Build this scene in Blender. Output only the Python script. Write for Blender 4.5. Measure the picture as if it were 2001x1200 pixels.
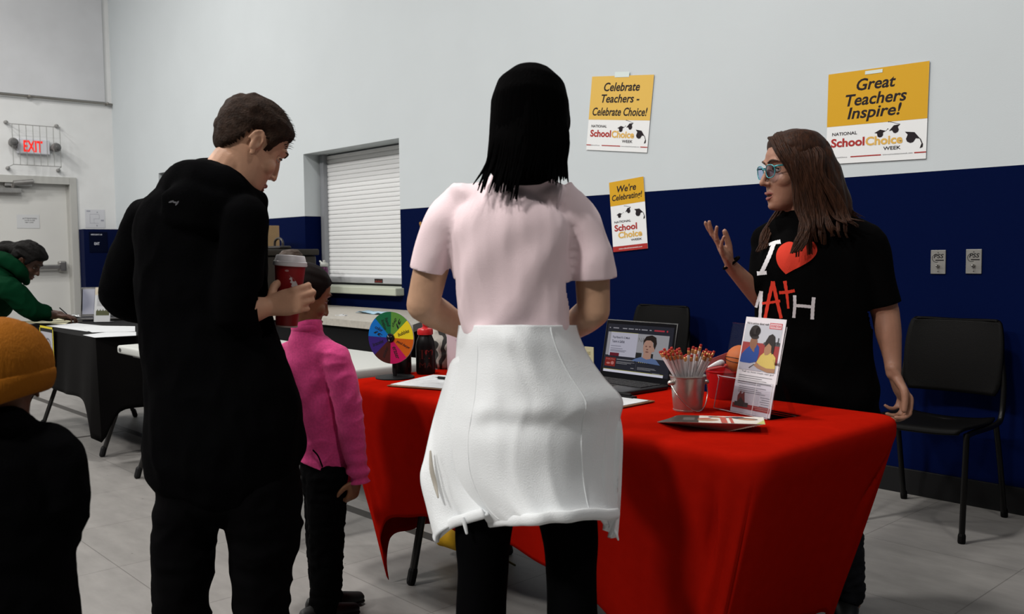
import bpy, bmesh, math, random
from mathutils import Vector, Matrix, noise
from mathutils.bvhtree import BVHTree

for _o in list(bpy.data.objects):
    bpy.data.objects.remove(_o)
SC = bpy.context.scene
COL = SC.collection
V = Vector
PI = math.pi

# ------------------------------------------------------------------ camera
FPX, PITCH, ROLL, YAW, CAMH = 1789.0, .0608, .0116, .7373, 1.22
RIGHT = V((math.sin(YAW), math.cos(YAW), 0))
FWD = V((-math.cos(YAW), math.sin(YAW), 0))
HEAD_ANG = PI / 2 - YAW
UPZ = V((0, 0, 1))
_f = FWD * math.cos(PITCH) - UPZ * math.sin(PITCH)
_u = FWD * math.sin(PITCH) + UPZ * math.cos(PITCH)
_cx = RIGHT * math.cos(ROLL) - _u * math.sin(ROLL)
_cy = RIGHT * math.sin(ROLL) + _u * math.cos(ROLL)
cam = bpy.data.cameras.new('camera')
camo = bpy.data.objects.new('camera', cam)
COL.objects.link(camo)
_m = Matrix((_cx, _cy, -_f)).transposed().to_4x4()
_m.translation = V((0, 0, CAMH))
camo.matrix_world = _m
cam.sensor_width = 36
cam.lens = FPX / 2001 * 36
cam.clip_start = .05
cam.dof.use_dof = True
cam.dof.focus_distance = 3.6
cam.dof.aperture_fstop = 6.3
SC.camera = camo

# ------------------------------------------------------------------ light
world = bpy.data.worlds.new('world')
SC.world = world
world.use_nodes = True
bg = world.node_tree.nodes['Background']
bg.inputs[0].default_value = (.80, .90, 1.0, 1)
bg.inputs[1].default_value = .02
SC.view_settings.view_transform = 'Standard'
SC.view_settings.look = 'None'
SC.view_settings.exposure = -0.12
SC.view_settings.gamma = 1.0
SC.view_settings.use_curve_mapping = False


def lamp(x, y, z, e, size=.45, col=(1, .97, .93), tilt=None):
    l = bpy.data.lights.new('high_bay_lamp', 'AREA')
    l.shape = 'DISK'
    l.size = size
    l.energy = e
    l.color = col
    o = bpy.data.objects.new('high_bay_lamp', l)
    o.location = (x, y, z)
    COL.objects.link(o)
    return o


lamp(-9.5, -3.0, 6.3, 400, .8)
lamp(-8.6, 1.9, 5.8, 105)
lamp(-10.6, .2, 5.8, 150)
lamp(-4.8, -4.6, 6.6, 480, 1.0)
lamp(-1.2, -4.4, 6.6, 580, 1.0)
lamp(1.4, .9, 5.6, 85)
lamp(-2.9, 1.4, 5.8, 170)

# ------------------------------------------------------------------ pixel helpers (2001x1200 frame)


def ray(u, v):
    x = (u - 1000.5) / FPX
    y = (v - 600.0) / FPX
    c, s = math.cos(ROLL), math.sin(ROLL)
    x, y = c * x - s * y, s * x + c * y
    up = -y
    c, s = math.cos(PITCH), math.sin(PITCH)
    return V((x, c + up * s, up * c - s))


def P(u, v, d):            # heading frame: x right, y forward, z up
    r = ray(u, v)
    r = r * (d / r.y)
    return V((r.x, r.y, r.z + CAMH))


def tow(p):                # heading frame -> world
    return RIGHT * p.x + FWD * p.y + UPZ * p.z


def toL(p):
    return V((p.dot(RIGHT), p.dot(FWD), p.z))


def WY(u, v, y):           # world point on a wall plane y = const
    r = tow(ray(u, v))
    r = r * (y / r.y)
    return V((r.x, r.y, r.z + CAMH))


def WZ(u, v, z):
    r = tow(ray(u, v))
    r = r * ((z - CAMH) / r.z)
    return V((r.x, r.y, z))


# ------------------------------------------------------------------ materials


def lin(h):
    if not isinstance(h, str):
        return tuple(h)
    h = h.lstrip('#')
    out = []
    for i in (0, 2, 4):
        c = int(h[i:i + 2], 16) / 255
        out.append(c / 12.92 if c <= .04045 else ((c + .055) / 1.055) ** 2.4)
    return tuple(out)


MATS = {}


def mat(name, col, rough=.6, spec=.3, metal=0., var=0., vscale=8., bump=0., bscale=60., emit=None, es=1., sheen=0.,
        stretch=None, coat=0.):
    if name in MATS:
        return MATS[name]
    m = bpy.data.materials.new(name)
    m.use_nodes = True
    nt = m.node_tree
    b = nt.nodes['Principled BSDF']
    c = lin(col)
    b.inputs['Base Color'].default_value = (*c, 1)
    b.inputs['Roughness'].default_value = rough
    b.inputs['Specular IOR Level'].default_value = spec
    b.inputs['Metallic'].default_value = metal
    if sheen:
        b.inputs['Sheen Weight'].default_value = sheen
        b.inputs['Sheen Roughness'].default_value = .5
    if coat:
        b.inputs['Coat Weight'].default_value = coat
    if emit:
        b.inputs['Emission Color'].default_value = (*lin(emit), 1)
        b.inputs['Emission Strength'].default_value = es
    if var or bump:
        tc = nt.nodes.new('ShaderNodeTexCoord')
        src = tc.outputs['Object']
        if stretch:
            mp = nt.nodes.new('ShaderNodeMapping')
            mp.inputs['Scale'].default_value = stretch
            nt.links.new(src, mp.inputs[0])
            src = mp.outputs[0]
    if var:
        n = nt.nodes.new('ShaderNodeTexNoise')
        n.inputs['Scale'].default_value = vscale
        n.inputs['Detail'].default_value = 5
        nt.links.new(src, n.inputs['Vector'])
        r = nt.nodes.new('ShaderNodeMapRange')
        r.inputs['From Min'].default_value = .3
        r.inputs['From Max'].default_value = .7
        r.inputs['To Min'].default_value = 1 - var
        r.inputs['To Max'].default_value = 1 + var
        nt.links.new(n.outputs['Fac'], r.inputs['Value'])
        mx = nt.nodes.new('ShaderNodeVectorMath')
        mx.operation = 'SCALE'
        mx.inputs[0].default_value = c
        nt.links.new(r.outputs[0], mx.inputs['Scale'])
        nt.links.new(mx.outputs[0], b.inputs['Base Color'])
    if bump:
        n2 = nt.nodes.new('ShaderNodeTexNoise')
        n2.inputs['Scale'].default_value = bscale
        n2.inputs['Detail'].default_value = 6
        nt.links.new(src, n2.inputs['Vector'])
        bp = nt.nodes.new('ShaderNodeBump')
        bp.inputs['Strength'].default_value = bump
        bp.inputs['Distance'].default_value = .01
        nt.links.new(n2.outputs['Fac'], bp.inputs['Height'])
        nt.links.new(bp.outputs[0], b.inputs['Normal'])
    MATS[name] = m
    return m


def wall_mat(name, band):
    m = bpy.data.materials.new(name)
    m.use_nodes = True
    nt = m.node_tree
    b = nt.nodes['Principled BSDF']
    g = nt.nodes.new('ShaderNodeNewGeometry')
    sx = nt.nodes.new('ShaderNodeSeparateXYZ')
    nt.links.new(g.outputs['Position'], sx.inputs[0])
    n = nt.nodes.new('ShaderNodeTexNoise')
    n.inputs['Scale'].default_value = 2.2
    n.inputs['Detail'].default_value = 6
    nt.links.new(g.outputs['Position'], n.inputs['Vector'])
    rmp = nt.nodes.new('ShaderNodeMapRange')
    rmp.inputs['To Min'].default_value = .96
    rmp.inputs['To Max'].default_value = 1.03
    nt.links.new(n.outputs['Fac'], rmp.inputs['Value'])
    gt = nt.nodes.new('ShaderNodeMath')
    gt.operation = 'GREATER_THAN'
    gt.inputs[1].default_value = band
    nt.links.new(sx.outputs['Z'], gt.inputs[0])
    mx = nt.nodes.new('ShaderNodeMix')
    mx.data_type = 'RGBA'
    mx.inputs[6].default_value = (.0003, .0036, .032, 1)
    mx.inputs[7].default_value = (.535, .575, .595, 1)
    nt.links.new(gt.outputs[0], mx.inputs[0])
    sc = nt.nodes.new('ShaderNodeVectorMath')
    sc.operation = 'SCALE'
    nt.links.new(mx.outputs[2], sc.inputs[0])
    nt.links.new(rmp.outputs[0], sc.inputs['Scale'])
    nt.links.new(sc.outputs[0], b.inputs['Base Color'])
    b.inputs['Roughness'].default_value = .7
    b.inputs['Specular IOR Level'].default_value = .03
    n2 = nt.nodes.new('ShaderNodeTexNoise')
    n2.inputs['Scale'].default_value = 180
    bp = nt.nodes.new('ShaderNodeBump')
    bp.inputs['Strength'].default_value = .08
    bp.inputs['Distance'].default_value = .004
    nt.links.new(g.outputs['Position'], n2.inputs['Vector'])
    nt.links.new(n2.outputs['Fac'], bp.inputs['Height'])
    nt.links.new(bp.outputs[0], b.inputs['Normal'])
    return m


def floor_mat():
    m = bpy.data.materials.new('vinyl_tile_floor')
    m.use_nodes = True
    nt = m.node_tree
    N, K = nt.nodes, nt.links
    b = N['Principled BSDF']
    g = N.new('ShaderNodeNewGeometry')

    def math_(op, a, c=None):
        q = N.new('ShaderNodeMath')
        q.operation = op
        for i, w in enumerate((a, c)):
            if w is None:
                continue
            if isinstance(w, (int, float)):
                q.inputs[i].default_value = w
            else:
                K.new(w, q.inputs[i])
        return q.outputs[0]
    s = N.new('ShaderNodeSeparateXYZ')
    K.new(g.outputs['Position'], s.inputs[0])
    X, Y = s.outputs['X'], s.outputs['Y']
    br = N.new('ShaderNodeTexBrick')
    br.offset = 0
    br.inputs['Scale'].default_value = 1
    br.inputs['Brick Width'].default_value = .61
    br.inputs['Row Height'].default_value = .61
    br.inputs['Mortar Size'].default_value = .0022
    br.inputs['Mortar Smooth'].default_value = .2
    br.inputs['Color1'].default_value = (.215, .206, .197, 1)
    br.inputs['Color2'].default_value = (.20, .192, .182, 1)
    br.inputs['Mortar'].default_value = (.125, .118, .112, 1)
    K.new(g.outputs['Position'], br.inputs['Vector'])
    n = N.new('ShaderNodeTexNoise')
    n.inputs['Scale'].default_value = 5
    n.inputs['Detail'].default_value = 9
    n.inputs['Roughness'].default_value = .65
    mp = N.new('ShaderNodeMapping')
    mp.inputs['Scale'].default_value = (1, 2.6, 1)
    K.new(g.outputs['Position'], mp.inputs[0])
    K.new(mp.outputs[0], n.inputs['Vector'])
    r = N.new('ShaderNodeMapRange')
    r.inputs['From Min'].default_value = .3
    r.inputs['From Max'].default_value = .7
    r.inputs['To Min'].default_value = .84
    r.inputs['To Max'].default_value = 1.12
    K.new(n.outputs['Fac'], r.inputs['Value'])
    sp = N.new('ShaderNodeTexVoronoi')
    sp.inputs['Scale'].default_value = 7
    K.new(g.outputs['Position'], sp.inputs['Vector'])
    spots = math_('GREATER_THAN', sp.outputs['Distance'], .035)
    sp2 = math_('MULTIPLY_ADD', spots, .55)
    sp2.node.inputs[2].default_value = .45
    fac = math_('MULTIPLY', r.outputs[0], sp2)
    # dark painted court lines
    yl = math_('SUBTRACT', Y, math_('MULTIPLY', X, .018))
    la = math_('LESS_THAN', math_('ABSOLUTE', math_('SUBTRACT', yl, 2.385)), .03)
    lb = math_('LESS_THAN', math_('ABSOLUTE', math_('ADD', X, 6.5)), .022)
    lb = math_('MULTIPLY', lb, math_('LESS_THAN', Y, 2.28))
    lc = math_('LESS_THAN', X, -3.0)
    line = math_('MULTIPLY', math_('MAXIMUM', la, lb), lc)
    sc = N.new('ShaderNodeVectorMath')
    sc.operation = 'SCALE'
    K.new(br.outputs['Color'], sc.inputs[0])
    K.new(fac, sc.inputs['Scale'])
    mx = N.new('ShaderNodeMix')
    mx.data_type = 'RGBA'
    K.new(line, mx.inputs[0])
    K.new(sc.outputs[0], mx.inputs[6])
    mx.inputs[7].default_value = (.022, .018, .015, 1)
    K.new(mx.outputs[2], b.inputs['Base Color'])
    b.inputs['Roughness'].default_value = .42
    b.inputs['Specular IOR Level'].default_value = .35
    bp = N.new('ShaderNodeBump')
    bp.inputs['Strength'].default_value = .05
    K.new(n.outputs['Fac'], bp.inputs['Height'])
    K.new(bp.outputs[0], b.inputs['Normal'])
    return m


def clear_mat(name, tint=(1, 1, 1), gloss=.12):
    if name in MATS:
        return MATS[name]
    m = bpy.data.materials.new(name)
    m.use_nodes = True
    nt = m.node_tree
    nt.nodes.remove(nt.nodes['Principled BSDF'])
    out = nt.nodes['Material Output']
    t = nt.nodes.new('ShaderNodeBsdfTransparent')
    t.inputs[0].default_value = (*tint, 1)
    gl = nt.nodes.new('ShaderNodeBsdfGlossy')
    gl.inputs['Roughness'].default_value = .04
    fr = nt.nodes.new('ShaderNodeLayerWeight')
    fr.inputs[0].default_value = .12
    mx = nt.nodes.new('ShaderNodeMixShader')
    nt.links.new(fr.outputs[0], mx.inputs[0])
    nt.links.new(t.outputs[0], mx.inputs[1])
    nt.links.new(gl.outputs[0], mx.inputs[2])
    nt.links.new(mx.outputs[0], out.inputs[0])
    MATS[name] = m
    return m


# ------------------------------------------------------------------ mesh helpers


class MB:
    def __init__(s):
        s.v, s.f = [], []

    def add(s, vf, M=None):
        v, f = vf
        k = len(s.v)
        s.v += [M @ V(p) if M else V(p) for p in v]
        s.f += [tuple(i + k for i in q) for q in f]
        return s

    def pair(s):
        return s.v, s.f


def combine(prims):
    b = MB()
    for p in prims:
        b.add(p)
    return b.pair()


def xf(vf, M):
    return [M @ V(p) for p in vf[0]], vf[1]


def box(x0, x1, y0, y1, z0, z1, bev=0., seg=2):
    if not bev:
        v = [V((x, y, z)) for z in (z0, z1) for y in (y0, y1) for x in (x0, x1)]
        return v, [(0, 2, 3, 1), (4, 5, 7, 6), (0, 1, 5, 4), (1, 3, 7, 5), (3, 2, 6, 7), (2, 0, 4, 6)]
    bm = bmesh.new()
    bmesh.ops.create_cube(bm, size=1)
    for q in bm.verts:
        q.co = V(((x0 + x1) / 2 + q.co.x * (x1 - x0), (y0 + y1) / 2 + q.co.y * (y1 - y0), (z0 + z1) / 2 + q.co.z * (z1 - z0)))
    bmesh.ops.bevel(bm, geom=list(bm.edges), offset=bev, segments=seg, affect='EDGES', profile=.5)
    return frombm(bm)


def frombm(bm):
    bm.verts.index_update()
    r = [q.co.copy() for q in bm.verts], [tuple(w.index for w in q.verts) for q in bm.faces]
    bm.free()
    return r


def catmull(pts, sub):
    n = len(pts)
    if n < 3 or sub <= 1:
        if sub <= 1:
            return list(pts)
        return [pts[0].lerp(pts[-1], i / sub) for i in range(sub + 1)] if n == 2 else list(pts)
    out = []
    for i in range(n - 1):
        p0 = pts[i - 1] if i else pts[0] * 2 - pts[1]
        p1, p2 = pts[i], pts[i + 1]
        p3 = pts[i + 2] if i + 2 < n else pts[-1] * 2 - pts[-2]
        for k in range(sub):
            t = k / sub
            out.append(.5 * ((2 * p1) + (p2 - p0) * t + (2 * p0 - 5 * p1 + 4 * p2 - p3) * t * t + (3 * p1 - p0 - 3 * p2 + p3) * t ** 3))
    out.append(pts[-1].copy())
    return out


def tube(pts, rad, n=14, ref=None, sub=4, cap=True, expo=2.0):
    pts = [V(p) for p in pts]
    rr = []
    if not isinstance(rad, (list, tuple)):
        rad = [rad] * len(pts)
    for r in rad:
        rr.append(V((r[0], r[1], 0)) if isinstance(r, (list, tuple)) else V((r, r, 0)))
    c = catmull(pts, sub)
    R = catmull(rr, sub)
    rings = []
    a = None
    for i, p in enumerate(c):
        t = (c[min(i + 1, len(c) - 1)] - c[max(i - 1, 0)])
        t = t.normalized() if t.length > 1e-9 else V((0, 0, 1))
        q = V(ref) if ref is not None else (a if a is not None else (V((1, 0, 0)) if abs(t.x) < .8 else V((0, 1, 0))))
        q = q - t * q.dot(t)
        if q.length < 1e-5:
            q = t.orthogonal()
        a = q.normalized()
        rings.append((p, t, a, t.cross(a), max(R[i].x, 1e-4), max(R[i].y, 1e-4)))
    if cap:
        def capr(rg, sgn):
            p, t, a_, b_, ra, rb = rg
            m = min(ra, rb)
            return [(p + t * sgn * m * math.sin(k * PI / 6), t, a_, b_, ra * math.cos(k * PI / 6), rb * math.cos(k * PI / 6)) for k in (1, 2)]
        s0 = capr(rings[0], -1)
        s1 = capr(rings[-1], 1)
        e0 = rings[0][0] - rings[0][1] * min(rings[0][4], rings[0][5])
        e1 = rings[-1][0] + rings[-1][1] * min(rings[-1][4], rings[-1][5])
        rings = [s0[1], s0[0]] + rings + s1
    else:
        e0, e1 = rings[0][0], rings[-1][0]
    v, f = [], []
    for p, t, a_, b_, ra, rb in rings:
        for k in range(n):
            th = 2 * PI * k / n
            cs, sn = math.cos(th), math.sin(th)
            if expo != 2.0:
                cs = math.copysign(abs(cs) ** (2 / expo), cs)
                sn = math.copysign(abs(sn) ** (2 / expo), sn)
            v.append(p + a_ * (ra * cs) + b_ * (rb * sn))
    m = len(rings)
    for i in range(m - 1):
        for k in range(n):
            f.append((i * n + k, i * n + (k + 1) % n, (i + 1) * n + (k + 1) % n, (i + 1) * n + k))
    v += [e0, e1]
    for k in range(n):
        f.append((len(v) - 2, (k + 1) % n, k))
        f.append((len(v) - 1, (m - 1) * n + k, (m - 1) * n + (k + 1) % n))
    return v, f


def ell(c, r, rot=None, n=24, m=14):
    c = V(c)
    v, f = [], []
    for i in range(1, m):
        ph = PI * i / m
        for k in range(n):
            th = 2 * PI * k / n
            v.append(V((r[0] * math.sin(ph) * math.cos(th), r[1] * math.sin(ph) * math.sin(th), r[2] * math.cos(ph))))
    v += [V((0, 0, r[2])), V((0, 0, -r[2]))]
    for i in range(m - 2):
        for k in range(n):
            f.append((i * n + k, (i + 1) * n + k, (i + 1) * n + (k + 1) % n, i * n + (k + 1) % n))
    for k in range(n):
        f.append((len(v) - 2, k, (k + 1) % n))
        f.append((len(v) - 1, (m - 2) * n + (k + 1) % n, (m - 2) * n + k))
    if rot is not None:
        v = [rot @ p for p in v]
    return [p + c for p in v], f


def lathe(prof, n=28, axis=None):      # prof: (r, z) bottom to top, closed with caps where r > 0
    v, f = [], []
    for r, z in prof:
        for k in range(n):
            th = 2 * PI * k / n
            v.append(V((r * math.cos(th), r * math.sin(th), z)))
    for i in range(len(prof) - 1):
        for k in range(n):
            f.append((i * n + k, i * n + (k + 1) % n, (i + 1) * n + (k + 1) % n, (i + 1) * n + k))
    if prof[0][0] > 1e-6:
        f.append(tuple(range(n - 1, -1, -1)))
    if prof[-1][0] > 1e-6:
        f.append(tuple((len(prof) - 1) * n + k for k in range(n)))
    return v, f


def prism(poly, z0, z1):               # poly counter-clockwise (x, y)
    n = len(poly)
    v = [V((x, y, z0)) for x, y in poly] + [V((x, y, z1)) for x, y in poly]
    f = [tuple(range(n - 1, -1, -1)), tuple(range(n, 2 * n))]
    f += [(i, (i + 1) % n, n + (i + 1) % n, n + i) for i in range(n)]
    return v, f


def frame(o, ex, ey):
    ex, ey = V(ex).normalized(), V(ey).normalized()
    ez = ex.cross(ey)
    M = Matrix((ex, ey, ez)).transposed().to_4x4()
    M.translation = V(o)
    return M


def obj(name, vf, m, parent=None, smooth=False, loc=None):
    me = bpy.data.meshes.new(name)
    v, f = vf
    o0 = V(loc) if loc is not None else V((0, 0, 0))
    me.from_pydata([tuple(V(p) - o0) for p in v], [], f)
    me.update()
    bm = bmesh.new()
    bm.from_mesh(me)
    bmesh.ops.recalc_face_normals(bm, faces=bm.faces)
    bm.to_mesh(me)
    bm.free()
    if smooth:
        me.polygons.foreach_set('use_smooth', [True] * len(me.polygons))
        if smooth == 'auto':
            me.set_sharp_from_angle(angle=math.radians(38))
    return link(name, me, m, parent, o0)


def link(name, me, m, parent=None, loc=None):
    if m is not None:
        for q in (m if isinstance(m, (list, tuple)) else [m]):
            me.materials.append(q)
    o = bpy.data.objects.new(name, me)
    COL.objects.link(o)
    if loc is not None:
        o.location = loc
    if parent:
        o.parent = parent
    return o


def tag(o, label, cat, group=None, kind=None):
    o['label'] = label
    o['category'] = cat
    if group:
        o['group'] = group
    if kind:
        o['kind'] = kind
    return o


def struct(o):
    o['kind'] = 'structure'
    return o


def thing(name, label, cat, loc=(0, 0, 0), rz=0., group=None):
    o = bpy.data.objects.new(name, None)
    o.empty_display_size = .05
    COL.objects.link(o)
    o.location = loc
    o.rotation_euler = (0, 0, rz)
    return tag(o, label, cat, group)


def dup(root, loc, rz, label, group=None):
    r = root.copy()
    COL.objects.link(r)
    r.location = loc
    r.rotation_euler = (0, 0, rz)
    r['label'] = label
    if group:
        r['group'] = group
    for ch in list(root.children):
        c = ch.copy()
        COL.objects.link(c)
        c.parent = r
        for g in ch.children:
            d = g.copy()
            COL.objects.link(d)
            d.parent = c
    return r


def evalmesh(o):
    dg = bpy.context.evaluated_depsgraph_get()
    me = bpy.data.meshes.new_from_object(o.evaluated_get(dg), depsgraph=dg)
    return me


def blob(name, prims, voxel, m, parent=None, smooth=4, post=None, cuts=(), base=None, factor=.5, thick=0):
    """union of closed shapes as one continuous surface"""
    v, f = combine(prims)
    me = bpy.data.meshes.new('tmp')
    me.from_pydata([tuple(p) for p in v], [], f)
    bm = bmesh.new()
    bm.from_mesh(me)
    bmesh.ops.recalc_face_normals(bm, faces=bm.faces)
    bm.to_mesh(me)
    bm.free()
    o = bpy.data.objects.new('tmp', me)
    COL.objects.link(o)
    r = o.modifiers.new('r', 'REMESH')
    r.mode = 'VOXEL'
    r.voxel_size = voxel
    if smooth:
        s = o.modifiers.new('s', 'SMOOTH')
        s.factor = factor
        s.iterations = smooth
    me2 = evalmesh(o)
    bpy.data.objects.remove(o)
    bpy.data.meshes.remove(me)
    me2.name = name
    me2.materials.clear()
    if post:
        me2.update()
        nr = [q.normal.copy() for q in me2.vertices]
        for i, q in enumerate(me2.vertices):
            w = post(q.co.copy(), nr[i])
            if w is not None:
                q.co = w
    if cuts:
        bm = bmesh.new()
        bm.from_mesh(me2)
        for pt, nn, rad in cuts:
            pt, nn = V(pt), V(nn).normalized()
            if callable(rad):
                fs = [q for q in bm.faces if rad(q.calc_center_median())]
            else:
                fs = [q for q in bm.faces if (q.calc_center_median() - pt).length < rad]
            g = set(fs)
            for q in fs:
                g.update(q.edges)
                g.update(q.verts)
            bmesh.ops.bisect_plane(bm, geom=list(g), plane_co=pt, plane_no=nn, clear_outer=True)
        bm.to_mesh(me2)
        bm.free()
    if base is not None:
        b = V(base)
        for q in me2.vertices:
            q.co -= b
    me2.polygons.foreach_set('use_smooth', [True] * len(me2.polygons))
    me2.update()
    ob = link(name, me2, m, parent)
    if thick:
        so = ob.modifiers.new('thickness', 'SOLIDIFY')
        so.thickness = thick
        so.offset = -1
    return ob


def grid_eval(ctrl, a, t):
    """Catmull-Rom patch through a control grid, a across, t down"""
    def cr(ps, x):
        n = len(ps) - 1
        x = min(max(x, 0), 1) * n
        i = min(int(x), n - 1)
        k = x - i
        p1, p2 = ps[i], ps[i + 1]
        p0 = ps[i - 1] if i else p1 * 2 - p2
        p3 = ps[i + 2] if i + 2 <= n else p2 * 2 - p1
        return .5 * ((2 * p1) + (p2 - p0) * k + (2 * p0 - 5 * p1 + 4 * p2 - p3) * k * k + (3 * p1 - p0 - 3 * p2 + p3) * k ** 3)
    return cr([cr(row, a) for row in ctrl], t)


def sheet(name, ctrl, na, nt, m, parent=None, thick=.006, disp=None, base=None):
    v = []
    for j in range(nt + 1):
        for i in range(na + 1):
            p = grid_eval(ctrl, i / na, j / nt)
            if disp:
                p = p + disp(i / na, j / nt, p)
            v.append(p - (V(base) if base is not None else V((0, 0, 0))))
    f = [(j * (na + 1) + i, j * (na + 1) + i + 1, (j + 1) * (na + 1) + i + 1, (j + 1) * (na + 1) + i) for j in range(nt) for i in range(na)]
    me = bpy.data.meshes.new(name)
    me.from_pydata([tuple(p) for p in v], [], f)
    me.polygons.foreach_set('use_smooth', [True] * len(me.polygons))
    me.update()
    o = link(name, me, m, parent)
    s = o.modifiers.new('thickness', 'SOLIDIFY')
    s.thickness = thick
    s.offset = 0
    return o


_txt = {}


def text_vf(s, bold=0., shear=0.):
    k = (s, bold, shear)
    if k in _txt:
        return _txt[k]
    cu = bpy.data.curves.new('t', 'FONT')
    cu.body = s
    cu.shear = shear
    cu.offset = bold
    cu.resolution_u = 3
    cu.fill_mode = 'FRONT'
    o = bpy.data.objects.new('t', cu)
    COL.objects.link(o)
    me = evalmesh(o)
    v = [q.co.copy() for q in me.vertices]
    f = [tuple(p.vertices) for p in me.polygons]
    bpy.data.objects.remove(o)
    bpy.data.meshes.remove(me)
    xs = [p.x for p in v]
    ys = [p.y for p in v]
    x0, x1, y0, y1 = min(xs), max(xs), min(ys), max(ys)
    v = [V(((p.x - (x0 + x1) / 2) / (x1 - x0), (p.y - (y0 + y1) / 2) / (y1 - y0), 0)) for p in v]
    _txt[k] = (v, f)
    return _txt[k]


def txt(s, cx, cy, w, h, bold=0., shear=0., z=0.):
    v, f = text_vf(s, bold, shear)
    return [V((cx + p.x * w, cy + p.y * h, z)) for p in v], f


def flat(poly, z=0.):
    bm = bmesh.new()
    fc = bm.faces.new([bm.verts.new((x, y, z)) for x, y in poly])
    if len(poly) > 4:
        bm.normal_update()
        bmesh.ops.triangulate(bm, faces=[fc], quad_method='BEAUTY', ngon_method='EAR_CLIP')
    return frombm(bm)


def rect(x0, x1, y0, y1, z=0.):
    return [V((x0, y0, z)), V((x1, y0, z)), V((x1, y1, z)), V((x0, y1, z))], [(0, 1, 2, 3)]


def oval(cx, cy, rx, ry, z=0., n=24, rot=0.):
    c, s = math.cos(rot), math.sin(rot)
    pts = []
    for k in range(n):
        a, b = rx * math.cos(2 * PI * k / n), ry * math.sin(2 * PI * k / n)
        pts.append((cx + a * c - b * s, cy + a * s + b * c))
    return flat(pts, z)


def fbm(p, s=1., o=3):
    return noise.fractal(p * s, 1., 2., o)
# ------------------------------------------------------------------ the room
WY0 = 4.45
WX0 = -12.93
WALL = wall_mat('painted_wall_blue_band', 1.578)
WHITE = mat('white_paint', (.68, .69, .69), .5, .25, var=.04, vscale=3)
GREYPAN = mat('grey_upper_panel', (.56, .57, .59), .6, .2, var=.06, vscale=2, bump=.1, bscale=12)
BLACK = mat('black_rubber', (.004, .004, .0045), .6, .2)
CEIL = mat('ceiling_paint', (.35, .35, .36), .9, .1)
STEEL = mat('brushed_steel', (.36, .35, .34), .35, .5, metal=.9, var=.1, vscale=20)
DGREY = mat('dark_grey_plastic', (.05, .05, .052), .5, .3)

struct(obj('floor', box(-13.2, 4, -7, 4.8, -.1, 0), floor_mat()))
struct(obj('ceiling', box(-13.2, 4, -7, 4.8, 7.0, 7.1), CEIL))
b = MB()
xs = [-13.2, -11.38, -9.85, -7.83, -6.265, 4.0]
for i in range(5):
    if i in (1, 3):
        b.add(box(xs[i], xs[i + 1], WY0, WY0 + .3, 0, .90))
        b.add(box(xs[i], xs[i + 1], WY0, WY0 + .3, 2.165 if i == 3 else 2.235, 7.0))
    else:
        b.add(box(xs[i], xs[i + 1], WY0, WY0 + .3, 0, 7.0))
struct(obj('wall_right', b.pair(), WALL))
# left wall with the door opening
b = MB()
b.add(box(WX0 - .25, WX0, 3.91, WY0, 0, 7))
b.add(box(WX0 - .25, WX0, 2.80, 3.91, 2.22, 7))
b.add(box(WX0 - .25, WX0, -7, 2.80, 0, 7))
struct(obj('wall_left', b.pair(), WHITE))
struct(obj('trim_1', box(WX0, WX0 + .02, -7, 4.36, 3.29, 7.0), GREYPAN))
b = MB()
b.add(tube([(WX0 + .035, -7, 3.265), (WX0 + .035, 4.47, 3.265)], .014, 8, sub=1))
for yy in (4.38, 3.42):
    b.add(tube([(WX0 + .0, yy, 3.265), (WX0 + .06, yy, 3.265)], .022, 8, sub=1))
struct(obj('trim_2', b.pair(), mat('rail_metal', (.22, .21, .19), .4, .5, metal=.5)))
struct(obj('trim_3', box(WX0, WX0 + .19, 3.965, WY0 - .002, 0, 1.578, .004), mat('blue_wall_padding', (.0003, .0036, .032), .6, .1)))
struct(obj('baseboard_right', box(-13, 4, WY0 - .014, WY0, 0, .125, .003), BLACK))

# door
DOORP = mat('door_paint', (.56, .56, .54), .45, .3, var=.03, vscale=2)
dr = struct(obj('door_1', box(WX0 - .12, WX0 - .075, 2.86, 3.868, .01, 2.165, .003), DOORP))
b = MB()
b.add(box(WX0 - .2, WX0 + .02, 3.868, 3.955, 0, 2.26, .004))
b.add(box(WX0 - .2, WX0 + .02, 2.76, 2.86, 0, 2.26, .004))
b.add(box(WX0 - .2, WX0 + .02, 2.86, 3.868, 2.165, 2.26, .004))
b.add(box(WX0 - .09, WX0 - .06, 3.845, 3.868, 0, 2.165))
obj('door_frame', b.pair(), mat('door_frame_paint', (.42, .42, .40), .4, .35), dr)
b = MB()
b.add(box(WX0 - .075, WX0 - .0, 3.70, 3.80, 1.02, 1.16, .02, 3))
b.add(box(WX0 - .04, WX0 + .01, 2.92, 3.72, 1.055, 1.115, .012, 3))
obj('push_bar', b.pair(), STEEL, dr)
b = MB()
b.add(box(WX0 - .075, WX0 + .01, 2.95, 3.29, 2.03, 2.10, .01))
b.add(tube([(WX0 + .0, 3.2, 2.11), (WX0 + .03, 3.2, 2.16), (WX0 + .05, 3.42, 2.185)], [(.012, .03), (.012, .03), (.012, .03)], 8, ref=(1, 0, 0), sub=1))
b.add(box(WX0 - .07, WX0 + .0, 3.1, 3.42, 2.12, 2.165, .008))
obj('door_closer', b.pair(), STEEL, dr)

PAPER = mat('white_paper', (.52, .53, .54), .7, .2)
INK = mat('black_ink', (.012, .011, .012), .7, .1)
GREYINK = mat('grey_ink', (.16, .16, .17), .8, .1)
FL = frame((WX0 + .0, 0, 0), (0, 1, 0), (0, 0, 1))       # left wall frame: x = world y, y = world z, normal +x


def onleft(vf, dx=0.):
    return xf(vf, Matrix.Translation((dx, 0, 0)) @ FL)


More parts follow.
